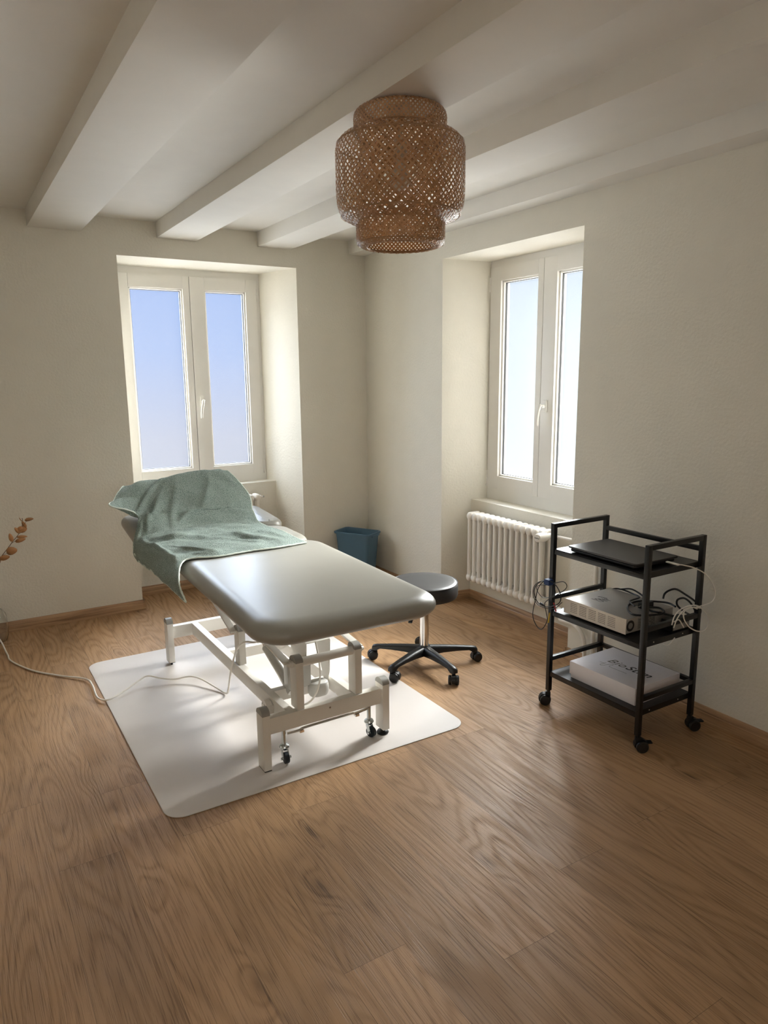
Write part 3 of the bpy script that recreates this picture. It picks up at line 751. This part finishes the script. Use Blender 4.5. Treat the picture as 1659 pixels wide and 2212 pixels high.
# ================================================================ POWER CORD
MB().tube([(-2.62, -.36, .20), (-2.585, -.345, .115), (-2.560, -.335, .05), (-2.548, -.36, .012), (-2.541, -.42, .005), (-2.5317, -.5256, .005), (-2.45, -.7233, .005), (-2.3371, -.8784, .006), (-2.235, -1.000, .010), (-2.2196, -1.1037, .012), (-2.2232, -1.262, .012), (-2.1854, -1.318, .014), (-2.1014, -1.2718, .020), (-2.02, -1.22, .034), (-1.975, -1.21, .042), (-1.92, -1.26, .034), (-1.86, -1.285, .026), (-1.80, -1.31, .034), (-1.76, -1.36, .032), (-1.72, -1.46, .018), (-1.695, -1.545, .012), (-1.696, -1.59, .045), (-1.70, -1.64, .1356), (-1.70, -1.69, .2213), (-1.70, -1.755, .3057), (-1.70, -1.86, .3726), (-1.695, -2.0, .42), (-1.66, -2.06, .50), (-1.60, -2.05, .565)], .0042, 8, 7).build('power_cord', 'cordwhite', TBX)

# ================================================================ STOOL
def twin_castor(parent, h=.055, r=.024, yaw=0, black='black', brake=False):
    """black twin-wheel castor, swivel axis at the origin, wheel trailing along local +x"""
    root = part(parent, 'castor')
    tr = .016
    hd = MB(); hd.cyl((0, 0, h - .014), (0, 0, h), .008, n=12)
    pts = [(tr + (r + .003) * math.cos(a), r + (r + .003) * math.sin(a)) for a in [math.radians(q) for q in range(-20, 201, 15)]] + [(tr - r * .5, r * .6), (tr + r * .5, r * .6)]
    hd.prism([(p[0], p[1]) for p in pts], -.010, .010, 'y'); hd.box(-.009, .014, -.009, .009, r, h - .008, .003)
    if brake: hd.box(tr + r * .7, tr + r * 1.75, -.012, .012, r * 1.45, r * 1.68, .003)
    hd.build('hood', black, root)
    for s in (-1, 1):
        w_ = MB(); w_.rings([((tr, s * .0105, r), r - .002), ((tr, s * .012, r), r), ((tr, s * .022, r), r), ((tr, s * .026, r), r * .85), ((tr, s * .0275, r), r * .4)], 26)
        w_.build('wheel', black, root)
    return root
ST = thing('stool', 'round black stool with chrome column and five-star castor base', 'stool', (-.690, -1.755, 0))
MB().lathe([(.0, .375), (.155, .375), (.168, .380), (.173, .392), (.173, .440), (.170, .450), (.162, .4565), (.150, .459), (.10, .4605), (0, .461)], 64).build('seat', 'blackvinyl', ST, smooth=40)
MB().tube([(.1705 * math.cos(2 * PI * k / 40), .1705 * math.sin(2 * PI * k / 40), .452) for k in range(41)], .0022, 6, 1).build('seat_piping', 'blackvinyl', ST)
m = MB(); m.use('chrome').cyl((0, 0, .105), (0, 0, .292), .0235, n=32); m.use('black').cyl((0, 0, .288), (0, 0, .300), .0245, n=28); m.use('chrome').cyl((0, 0, .300), (0, 0, .365), .014, n=24)
m.build('gas_column', None, ST)
m = MB(); m.box(-.075, .075, -.06, .06, .352, .376, .004); m.cyl((0, 0, .325), (0, 0, .355), .028, n=24); m.build('seat_plate', 'black', ST)
m = MB(); m.use('zinc').cyl((-.03, -.01, .345), (-.13, -.085, .318), .004, n=8); m.use('black').bar((-.125, -.08, .320), (-.162, -.112, .296), .020, .007, .003); m.build('height_lever', None, ST)
m = MB(); m.rings([((0, 0, .062), .030), ((0, 0, .075), .036), ((0, 0, .100), .034), ((0, 0, .112), .028), ((0, 0, .114), .0)], 30); m.build('hub', 'black', ST)
for k, adeg in enumerate((131, 199, 268, 338, 57)):
    a = math.radians(adeg); d = Vector((math.cos(a), math.sin(a), 0)); s_ = Vector((-d.y, d.x, 0)); R0 = .268
    m = MB(); sect = []
    for (t, hw, zt, zb) in ((.02, .027, .110, .062), (.10, .0235, .104, .070), (.18, .0205, .096, .072), (R0 - .03, .0185, .089, .070), (R0 - .006, .0185, .087, .056), (R0 + .012, .016, .082, .056), (R0 + .018, .011, .074, .058)):
        c = d * t
        sect.append([m.bm.verts.new(c + s_ * q[0] * hw + Vector((0, 0, zb + (zt - zb) * q[1]))) for q in ((-1, 0), (1, 0), (1, .55), (.72, .88), (.3, 1), (-.3, 1), (-.72, .88), (-1, .55))])
    for A, B in zip(sect[:-1], sect[1:]):
        for i in range(8): m.bm.faces.new((A[i], A[(i + 1) % 8], B[(i + 1) % 8], B[i]))
    m.bm.faces.new(list(reversed(sect[0]))); m.bm.faces.new(sect[-1])
    m.build('leg', 'black', ST, smooth=50)
    cs = twin_castor(ST, .058, .0245); cs.location = d * R0; cs.rotation_euler = (0, 0, a + (.5, 1.9, -.6, .25, 1.2)[k])
    if k in (0, 1): cs.location.z = 0.004

# ================================================================ WASTE BIN
def bin_():
    root = thing('waste_bin', 'open blue-grey plastic waste bin in the corner behind the table', 'bin', (-.200, -.180, 0), math.radians(-61.5))
    m = MB(); H = .372
    def loop(hx, hy, r, z): 
        o = []
        for q in range(4):
            sx, sy = ((1, 1), (-1, 1), (-1, -1), (1, -1))[q]
            for k in range(7):
                a = q * PI / 2 + k * PI / 12; o.append(m.bm.verts.new((sx * (hx - r) + r * math.cos(a), sy * (hy - r) + r * math.sin(a), z)))
        return o
    L = [loop(.112, .066, .02, 0), loop(.112 + .03, .066 + .016, .025, H - .03), loop(.1445, .0835, .026, H - .015), loop(.155, .094, .03, H - .015), loop(.156, .095, .03, H - .003), loop(.152, .091, .028, H), loop(.1455, .0845, .026, H - .002), loop(.140, .079, .024, H - .03), loop(.109, .063, .018, .004)]
    n = len(L[0])
    for a, b in zip(L[:-1], L[1:]):
        for k in range(n): m.bm.faces.new((a[k], a[(k + 1) % n], b[(k + 1) % n], b[k]))
    m.bm.faces.new(list(reversed(L[0]))); m.bm.faces.new(L[-1])
    m.build('bucket', 'bin', root, smooth=40)
    g = MB(); g.bar((.157, -.05, H - .02), (.157, .05, H - .02), .004, .012, .001); g.build('rim_grip', 'bin', root)
bin_()

# ================================================================ TROLLEY
TR = thing('trolley', 'black metal three-tier trolley on castors by the right wall', 'trolley', (0, 0, 0))
X0, X1, Y0, Y1 = -.475, -.125, -2.943, -2.423; PW = .020
def tpost(x, y):
    m = MB(); m.box(x - PW / 2, x + PW / 2, y - PW / 2, y + PW / 2, .068, .850, .0015)
    for z in (.728, .225, .51, .155, .445): m.cyl((x, y - PW / 2 - .0008, z), (x, y - PW / 2 + .001, z), .0028, n=8)
    m.build('post', 'blackmetal', TR)
px = (X0 + PW / 2, X1 - PW / 2); py = (Y0 + PW / 2, Y1 - PW / 2)
for x in px:
    for y in py: tpost(x, y)
for y in py:
    MB().box(X0 + PW, X1 - PW, y - PW / 2, y + PW / 2, .830, .850, .0015).build('handle_bar', 'blackmetal', TR)
    for z in (.502, .212): MB().box(X0 + PW, X1 - PW, y - .009, y + .009, z, z + .019, .0015).build('side_bar', 'blackmetal', TR)
for z, zs in ((.782, .02), (.212, .018)): MB().box(px[1] - .009, px[1] + .009, Y0 + PW, Y1 - PW, z, z + zs, .0015).build('back_bar', 'blackmetal', TR)
def tray(z, lip):
    m = MB(); a, b, c, d = X0 + .004, X1 - .004, Y0 + PW, Y1 - PW
    m.box(a, b, c, d, z - .003, z)
    m.box(a, a + .003, c, d, z - .023, z + .001, .001); m.box(b - .003, b, c, d, z - .023, z + .001, .001); m.box(a, b, c, c + .003, z - .023, z + .001); m.box(a, b, d - .003, d, z - .023, z + .001)
    return m.build('shelf', 'blackmetal', TR)
for z, lip in ((.736, .020), (.452, .020), (.163, .020)): tray(z, lip)
for z in (.443, .153):
    for x in (-.39, -.21): MB().cyl((x, Y0 + PW - .0012, z), (x, Y0 + PW + .002, z), .0028, n=10).build('screw_head', 'cream', TR)
for (x, y, yaw, br) in ((px[0], py[0], -.55, True), (px[0], py[1], 2.5, False), (px[1], py[0], -.45, True), (px[1], py[1], 1.0, False)):
    c = twin_castor(TR, .070, .0245, brake=br); c.location = (x, y, 0); c.rotation_euler = (0, 0, yaw)
# ---------------------------------------------------------------- laptop
zt = .7365
LP = thing('laptop', 'closed dark grey laptop lying on the top shelf of the trolley', 'laptop', (-.335, -2.694, zt), math.radians(-1.0))
MB().slab(-.118, .118, -.178, .178, .003, .016, .012, .004, nc=5, nr=3).build('base', 'laptopblack', LP)
MB().slab(-.124, .128, -.186, .186, .018, .026, .012, .0015, nc=5, nr=2).build('lid', 'laptop', LP, smooth=30)
for x in (-.10, .10):
    for y in (-.15, .15): MB().cyl((x, y, 0), (x, y, .0045), .008, n=12).build('rubber_foot', 'laptopblack', LP)
MB().box(-.10, .10, .178, .186, .010, .020, .002).build('hinge', 'laptopblack', LP)
# laptop cable
LC = thing('laptop_cable', 'thin white cable plugged into the laptop and drooping past the trolley post', 'cable')
m = MB(); m.slab(-.30, -.287, -2.945, -2.885, .747, .754, .003, .003, nc=3, nr=2); m.build('plug', 'cordwhite', LC)
MB().tube([(-.2935, -2.94, .7505), (-.285, -2.957, .751), (-.235, -2.975, .735), (-.165, -2.975, .700), (-.107, -2.972, .6489), (-.083, -2.97, .602), (-.098, -2.97, .573), (-.150, -2.968, .5655), (-.20, -2.962, .563)], .0024, 8, 8).build('lead', 'cordwhite', LC)

# ---------------------------------------------------------------- device
zm = .4525
DV = thing('electrotherapy_device', 'flat silver electrical device with perforated front on the middle shelf', 'device', (-.305, -2.667, zm))
MB().box(-.146, .146, -.168, .168, .008, .069, .003).build('case', 'silver', DV)
fp = MB(); fp.box(-.149, -.145, -.1695, .1695, .006, .071, .002)
FPo = fp.build('front_panel', 'cream', DV)
m = MB()
for g in range(5):
    for i in range(6):
        for j in range(6):
            y = .128 - g * .052 - i * .0066; z = .020 + j * .0076
            m.cyl((-.1496, y, z), (-.1488, y, z), .0017, n=8)
m.build('vent_holes', 'hole', FPo, smooth=0)
for x in (-.12, .12):
    for y in (-.14, .14): MB().cyl((x, y, 0), (x, y, .011), .010, n=14).build('rubber_foot', 'black', DV)
# round mark and rating label on the right side face
m = MB(); m.use('inkblack').cyl((-.120, -.1688, .038), (-.120, -.1678, .038), .023, n=32); m.use('label').cyl((-.120, -.1693, .038), (-.120, -.1686, .038), .013, n=28); m.build('round_badge', None, DV)
m = MB(); m.use('label').box(-.075, .03, -.1688, -.1679, .016, .062)
m.use('inkblack')
random.seed(3)
for j in range(6):
    x = -.070
    while x < .02:
        l = random.uniform(.006, .022)
        m.box(x, min(x + l, .026), -.1691, -.1687, .020 + j * .0068, .0218 + j * .0068); x += l + random.uniform(.003, .012)
m.build('rating_label', None, DV)
# angular stroke logo on the lid: drawn as ink lines
m = MB()
def ink(m, pts, wdt, z0, z1):
    for a, b in zip(pts[:-1], pts[1:]):
        a, b = Vector((*a, 0)), Vector((*b, 0)); d = (b - a); L = d.length
        if L < 1e-6: continue
        n = Vector((-d.y, d.x, 0)).normalized() * wdt / 2; e = d.normalized() * wdt * .3
        q = [a - e + n, a - e - n, b + e - n, b + e + n]
        m.prism([(p.x, p.y) for p in q], z0, z1)
# logo frame axes: u along the long (-y) direction, v across (+x)
def LG(u, v): return (-.055 + v, .100 - u)
zz = (.0692, .0696)
for pl in ([(0, 0), (.050, .0)], [(.0, .0), (.022, .012), (.006, .015), (.034, .024)], [(.05, .0), (.058, .014), (.036, .016), (.064, .030)], [(.010, .030), (.040, .030), (.066, .046)],
           [(.014, .016), (.042, .040), (.022, .040)], [(.030, .048), (.052, .050), (.040, .040)], [(.026, .006), (.048, .024)], [(.0, .056), (.034, .062), (.036, .056), (.006, .050), (-.004, .046), (-.004, .054), (0, .056)]):
    ink(m, [LG(*q) for q in pl], .0016, *zz)
m.build('lid_logo', 'inkblack', DV, smooth=0)

# ---------------------------------------------------------------- electrode leads on the front left post
EL = thing('electrode_leads', 'coiled thin black leads strapped to the front left trolley post', 'cable')
m = MB()
m.tube([(-.492, -2.4615, .593), (-.496, -2.4144, .5895), (-.496, -2.3746, .5646), (-.496, -2.3534, .5316), (-.496, -2.3586, .4997), (-.496, -2.3824, .4756), (-.496, -2.4309, .4725), (-.496, -2.4738, .4871), (-.496, -2.5116, .5137), (-.496, -2.5169, .5471), (-.496, -2.4942, .5785), (-.494, -2.4688, .5908)], .0022, 7, 8)
m.tube([(-.494, -2.4718, .5905), (-.500, -2.5304, .613), (-.500, -2.5533, .603), (-.500, -2.5458, .5827), (-.500, -2.5125, .5556), (-.500, -2.4713, .526), (-.500, -2.4363, .5003), (-.500, -2.4262, .4812), (-.500, -2.4391, .441), (-.500, -2.4442, .4096), (-.500, -2.413, .3614), (-.500, -2.3788, .3677), (-.500, -2.352, .4102), (-.500, -2.366, .4867), (-.500, -2.3857, .5526), (-.500, -2.4247, .5923), (-.496, -2.468, .5949)], .0019, 7, 8)
m.tube([(-.490, -2.455, .590), (-.503, -2.40, .583), (-.503, -2.363, .555), (-.503, -2.352, .520), (-.503, -2.365, .488), (-.503, -2.39, .470), (-.502, -2.44, .468), (-.50, -2.49, .482), (-.50, -2.530, .52)], .0016, 7, 8)
m.tube([(-.488, -2.45, .575), (-.502, -2.385, .560), (-.502, -2.378, .535), (-.502, -2.41, .512), (-.500, -2.45, .52), (-.498, -2.485, .545), (-.494, -2.478, .570)], .0014, 7, 8)
m.tube([(-.488, -2.452, .575), (-.492, -2.446, .53), (-.492, -2.452, .48), (-.491, -2.4497, .4477)], .0013, 7, 6)
m.tube([(-.488, -2.463, .575), (-.492, -2.475, .54), (-.485, -2.47, .512), (-.480, -2.466, .4962)], .0013, 7, 6)
m.build('lead', 'cordblack', EL)
m = MB(); m.slab(-.5055, -.472, -2.452, -2.418, .574, .599, .004, .003, nc=3, nr=2)
m.build('strap', 'straps', EL)
MB().rings([((-.503, -2.392, .476), .002), ((-.503, -2.405, .480), .006), ((-.503, -2.415, .478), .006), ((-.503, -2.428, .474), .002)], 10).build('splitter', 'cordblack', EL)
MB().cyl((-.491, -2.4497, .4477), (-.491, -2.443, .3998), .0036, n=12).build('plug', 'yellow', EL, label='yellow plug')
MB().cyl((-.480, -2.4605, .4962), (-.479, -2.476, .4585), .0036, n=12).build('plug', 'red', EL, label='red plug')

# ---------------------------------------------------------------- black power cable piled on the device
BC = thing('black_power_cable', 'thick black power cable looped over the right end of the silver device', 'cable')
zd = zm + .069 + .0045
m = MB()
A = [(-.2403, -2.8985, zd - .01), (-.2879, -2.8674, zd + .004), (-.2869, -2.8217, zd), (-.2767, -2.7516, zd), (-.2667, -2.7872, zd + .003), (-.2443, -2.8306, zd + .006), (-.2734, -2.8769, zd + .006), (-.3173, -2.8755, zd + .004), (-.3821, -2.8320, zd + .001), (-.3771, -2.7908, zd), (-.3284, -2.7373, zd), (-.2646, -2.7097, zd), (-.2239, -2.7212, zd + .003), (-.1934, -2.7663, zd + .008), (-.1739, -2.8187, zd + .012), (-.1895, -2.8663, zd + .012)]
m.tube(A, .0042, 9, 8)
B = [(-.2639, -2.86, .5835), (-.2562, -2.86, .6031), (-.2282, -2.86, .6127), (-.183, -2.86, .6103), (-.1217, -2.862, .5773), (-.0605, -2.864, .5396), (-.023, -2.866, .5028), (-.016, -2.866, .4787), (-.0358, -2.866, .4694), (-.0826, -2.866, .481), (-.1471, -2.872, .5147), (-.1862, -2.872, .5459), (-.1844, -2.87, .5669), (-.1448, -2.868, .5679), (-.098, -2.86, .5462), (-.0621, -2.856, .5181), (-.035, -2.853, .4875)]
m.tube(B, .0042, 9, 8)
m.tube([(-.30, -2.75, zd + .002), (-.27, -2.70, zd + .004), (-.20, -2.69, zd + .004), (-.165, -2.66, zd - .002), (-.148, -2.62, zd - .006), (-.146, -2.57, zd - .002), (-.155, -2.53, zd - .002), (-.17, -2.51, zd - .01)], .0036, 9, 6)
m.tube([(-.155, -2.55, zd), (-.150, -2.60, zd + .014), (-.150, -2.64, zd + .010), (-.16, -2.68, zd + .002), (-.2, -2.72, zd + .004)], .0036, 9, 6)
m.build('lead', 'cordblack', BC)
m = MB(); m.use('cordblack').box(-.30, -.235, -2.795, -2.765, zd - .002, zd + .024, .005); m.use('zinc').cyl((-.322, -2.773, zd + .014), (-.298, -2.773, zd + .014), .002, n=8).cyl((-.322, -2.787, zd + .014), (-.298, -2.787, zd + .014), .002, n=8)
m.build('plug', None, BC)
# ---------------------------------------------------------------- power strip in the right end of the middle shelf
PS = thing('power_strip', 'small white-edged power adapter under the cables on the middle shelf', 'adapter', (-.205, -2.882, zm))
m = MB(); m.box(-.055, .055, -.028, .028, 0, .045, .005); m.build('body', 'black', PS)
m = MB(); m.box(-.050, .050, -.0295, -.0275, .006, .030, .002); m.build('label_plate', 'label', PS)
# ---------------------------------------------------------------- white cable coil
WC = thing('white_cable_coil', 'loose coil of white cable hanging off the right end of the middle shelf', 'cable')
yo = -2.953
m = MB()
m.tube([(-.325, yo, .5102), (-.312, yo, .5434), (-.283, yo, .5638), (-.230, yo, .5722), (-.166, yo, .5607), (-.110, yo, .5213), (-.086, yo, .4768), (-.105, yo, .4484), (-.154, yo, .4501), (-.213, yo, .4803), (-.250, yo, .5215), (-.252, yo, .5528), (-.214, yo - .004, .5641), (-.153, yo - .004, .5505)], .0026, 8, 8)
m.tube([(-.318, yo - .004, .498), (-.298, yo - .004, .535), (-.262, yo - .004, .561), (-.215, yo - .006, .566), (-.178, yo - .006, .552)], .0024, 8, 8)
m.tube([(-.31, yo + .002, .52), (-.285, yo - .002, .525), (-.262, yo - .002, .50), (-.245, yo + .002, .484)], .0026, 8, 8)
m.tube([(-.30, yo, .452), (-.33, yo, .433), (-.35, yo, .431), (-.372, yo, .440)], .0022, 8, 8)
m.build('lead', 'cordwhite', WC)

# ---------------------------------------------------------------- box
zb = .1635
BX = thing('cardboard_box', 'flat white lidded box lettered BioStim on the bottom shelf', 'box', (-.2945, -2.7075, zb), math.radians(1.2))
MB().box(-.139, .139, -.172, .172, 0, .070, .0015).build('tray', 'paperwhite', BX)
MB().box(-.1435, .1435, -.1765, .1765, .018, .076, .0015).build('lid', 'paperwhite', BX)
def text(body, size, key, loc, parent, name, bold=0.0, shear=.25):
    t = bpy.data.curves.new(name, 'FONT'); t.body = body; t.size = size; t.shear = shear; t.extrude = .0002; t.offset = bold; t.space_character = 1.12
    to = bpy.data.objects.new('tmp', t); C.objects.link(to); bpy.context.view_layer.update()
    me = bpy.data.meshes.new_from_object(to.evaluated_get(bpy.context.evaluated_depsgraph_get())); bpy.data.objects.remove(to)
    me.materials.clear(); me.materials.append(M_[key]); wdt = max(v.co.x for v in me.vertices)
    o = bpy.data.objects.new(name, me); C.objects.link(o); o.parent = parent; o.location = loc; o.rotation_euler = (0, 0, -PI / 2); return wdt
ly, lx = .085, -.012
w1 = text('Bio', .062, 'inkgreen', (lx, ly, .0763), BX, 'lettering')
text('Stim', .062, 'inkblack', (lx, ly - w1 - .006, .0763), BX, 'lettering', bold=.0006)
m = MB()
wave = spline([(0, 0, 0), (.014, .001, 0), (.022, .004, 0), (.024, .012, 0), (.020, -.018, 0), (.026, -.026, 0), (.034, -.018, 0), (.046, .018, 0), (.054, .024, 0), (.058, .014, 0), (.056, -.004, 0), (.064, -.010, 0), (.09, -.010, 0), (.15, -.008, 0)], 6)
ink(m, [(lx - .030 + p.y, ly + .010 - p.x) for p in wave], .0016, .0762, .0766)
m.build('wave_logo', 'inkgreen', BX, smooth=0)

# ================================================================ CEILING LAMP
def lamp():
    root = thing('ceiling_lamp', 'tiered woven bamboo lamp shade mounted on a ceiling beam', 'lamp', (-1.349, -2.57, 0))
    prof = [(.115, 2.331), (.135, 2.327), (.146, 2.318), (.150, 2.305), (.150, 2.285), (.149, 2.270), (.152, 2.262), (.168, 2.256), (.186, 2.247), (.200, 2.234), (.208, 2.218), (.2105, 2.20), (.2105, 2.17), (.2105, 2.13), (.2105, 2.09), (.209, 2.06), (.205, 2.035), (.196, 2.014), (.180, 2.000), (.160, 1.992), (.148, 1.985), (.1465, 1.97), (.1465, 1.945), (.144, 1.928), (.136, 1.917), (.122, 1.912), (.112, 1.913)]
    # arc-length samples
    P = spline([(r, 0, z) for r, z in prof], 3)
    S = [0]
    for a, b in zip(P[:-1], P[1:]): S.append(S[-1] + (b - a).length)
    def strands(m, n, turns, wdt, lift, P=P, S=S, inset=0):
        for sg in (1, -1):
            for k in range(n):
                th0 = 2 * PI * (k + (.5 if sg < 0 else 0)) / n; prevs = None; acc = 0
                for i, p in enumerate(P):
                    if i: acc += (S[i] - S[i - 1]) / max(.135, p.x) * turns
                    th = th0 + sg * acc
                    nrm = (P[min(i + 1, len(P) - 1)] - P[max(i - 1, 0)]); nr = Vector((-nrm.z, 0, nrm.x)).normalized()
                    wob = lift * math.sin(i * 1.7 + k * PI) * sg + sg * lift * .6
                    rr = p.x - nr.x * -wob - inset; z = p.z + nr.z * wob
                    c = Vector((rr * math.cos(th), rr * math.sin(th), z))
                    # strand direction
                    tdir = Vector((-math.sin(th), math.cos(th), 0)) * sg * turns + Vector((nrm.x * math.cos(th), nrm.x * math.sin(th), nrm.z)).normalized()
                    nn = Vector((nr.x * math.cos(th), nr.x * math.sin(th), nr.z)); side = tdir.normalized().cross(nn).normalized() * wdt / 2
                    a, b = m.bm.verts.new(c - side), m.bm.verts.new(c + side)
                    if prevs: m.bm.faces.new((prevs[0], prevs[1], b, a))
                    prevs = (a, b)
    m = MB(); strands(m, 66, .95, .0052, .0008)
    # rim bands and shoulder bands of close twining
    def ring(r, z, t=.003, k=2):
        for q in range(k):
            m.rings([((r * math.cos(2 * PI * i / 72), r * math.sin(2 * PI * i / 72), z + (q - .5) * t * .9 + .0009 * math.sin(i * 2.1 + q * 3)), t / 2) for i in range(73)], 6, False)
    for r, z in ((.115, 2.331), (.151, 2.262), (.206, 2.226), (.196, 2.010), (.148, 1.987), (.143, 1.922), (.113, 1.914)): ring(r, z)
    m.build('shade', 'bamboo', root, smooth=60)
    inner = [(.148, 2.262), (.135, 2.245), (.135, 2.20), (.145, 2.15), (.15, 2.10), (.147, 2.05), (.142, 2.01), (.146, 1.988)]
    Pi = spline([(r, 0, z) for r, z in inner], 3); Si = [0]
    for a, b in zip(Pi[:-1], Pi[1:]): Si.append(Si[-1] + (b - a).length)
    m = MB(); strands(m, 26, 1.1, .0048, .0008, Pi, Si); m.build('inner_shade', 'bamboo', root, smooth=60)
    m = MB(); m.lathe([(0, 2.333), (.045, 2.333), (.045, 2.318), (.038, 2.308), (.012, 2.302), (.006, 2.29), (.006, 2.25), (.018, 2.245), (.021, 2.235), (.021, 2.195), (.017, 2.19), (0, 2.19)], 28); m.build('lamp_socket', 'socket', root)
    m = MB(); m.lathe([(.013, 2.195), (.014, 2.175), (.020, 2.155), (.029, 2.135), (.031, 2.118), (.026, 2.100), (.014, 2.089), (0, 2.086)], 28); m.build('bulb', 'bulb', root)
lamp()

# ================================================================ VASE AND DRIED BRANCH
VS = MB(); cx, cy = -2.595, -.150
VS.lathe([(.0, .004), (.060, .004), (.074, .012), (.084, .05), (.086, .11), (.078, .165), (.060, .195), (.036, .208), (.030, .225), (.033, .24), (.030, .2405), (.027, .225), (.033, .205), (.056, .191), (.073, .162), (.081, .11), (.079, .052), (.069, .017), (.055, .010), (0, .010)], 48, (cx, cy))
VS.build('glass_vase', 'glass', smooth=60, label='clear glass vase on the floor at the left edge, cord running past it', category='vase')
BR = thing('dried_branch', 'dried eucalyptus branch with round brown leaves rising at the left edge', 'dried branch')
m = MB(); stem = [(cx + .01, cy, .02), (cx + .005, cy - .01, .16), (cx + .005, cy - .01, .26), (cx + .025, cy - .02, .38), (-2.545, -.26, .480), (-2.5191, -.26, .5152), (-2.4671, -.26, .577), (-2.4490, -.26, .600), (-2.42, -.26, .632), (-2.40, -.26, .668), (-2.388, -.26, .70), (-2.388, -.26, .728)]
m.tube(stem, .0016, 6, 5)
m.tube([(-2.456, -.26, .592), (-2.44, -.262, .600), (-2.425, -.262, .606)], .001, 6, 4); m.tube([(-2.506, -.26, .53), (-2.485, -.262, .537), (-2.475, -.262, .54)], .001, 6, 4)
m.tube([(-2.398, -.26, .672), (-2.375, -.262, .70), (-2.366, -.262, .712)], .001, 6, 4)
m.tube([(-2.415, -.26, .64), (-2.40, -.262, .648), (-2.38, -.262, .65)], .001, 6, 4)
m.build('stem', 'twig', BR)
def leaf(x, z, L, W, ang, y=-.262, tilt=.3):
    m = MB(); n = 12; rim = []
    for k in range(n):
        a = 2 * PI * k / n; u = math.cos(a) * L / 2; v = math.sin(a) * W / 2 * (1 - .25 * math.cos(a))
        rim.append(Vector((u, .004 * (abs(v) / max(W, .001)) * 2, v)))
    c0 = m.bm.verts.new((0, 0, 0)); top = [m.bm.verts.new(p) for p in rim]
    for k in range(n): m.bm.faces.new((c0, top[k], top[(k + 1) % n]))
    m.xform(Matrix.Translation((x, y, z)) @ Matrix.Rotation(-ang, 4, 'Y') @ Matrix.Rotation(tilt, 4, 'X'))
    o = m.build('leaf', 'leaf', BR, smooth=60); s = o.modifiers.new('t', 'SOLIDIFY'); s.thickness = .0006
for a in ((-2.457, .548, .056, .052, .1), (-2.494, .514, .050, .036, .2), (-2.530, .500, .06, .034, 1.1), (-2.408, .604, .056, .024, .2), (-2.398, .622, .054, .018, -.05), (-2.455, .625, .050, .024, 1.75), (-2.418, .662, .044, .022, 2.2), (-2.390, .663, .044, .036, .3), (-2.404, .668, .034, .03, 1.0), (-2.3835, .690, .044, .022, 1.9), (-2.354, .716, .046, .022, .12), (-2.396, .722, .030, .005, 2.1), (-2.545, .56, .05, .04, .6), (-2.575, .49, .05, .045, 2.4), (-2.57, .41, .055, .04, .3), (-2.615, .40, .05, .04, 2.8)):
    leaf(*a, tilt=random.uniform(-.4, .4))
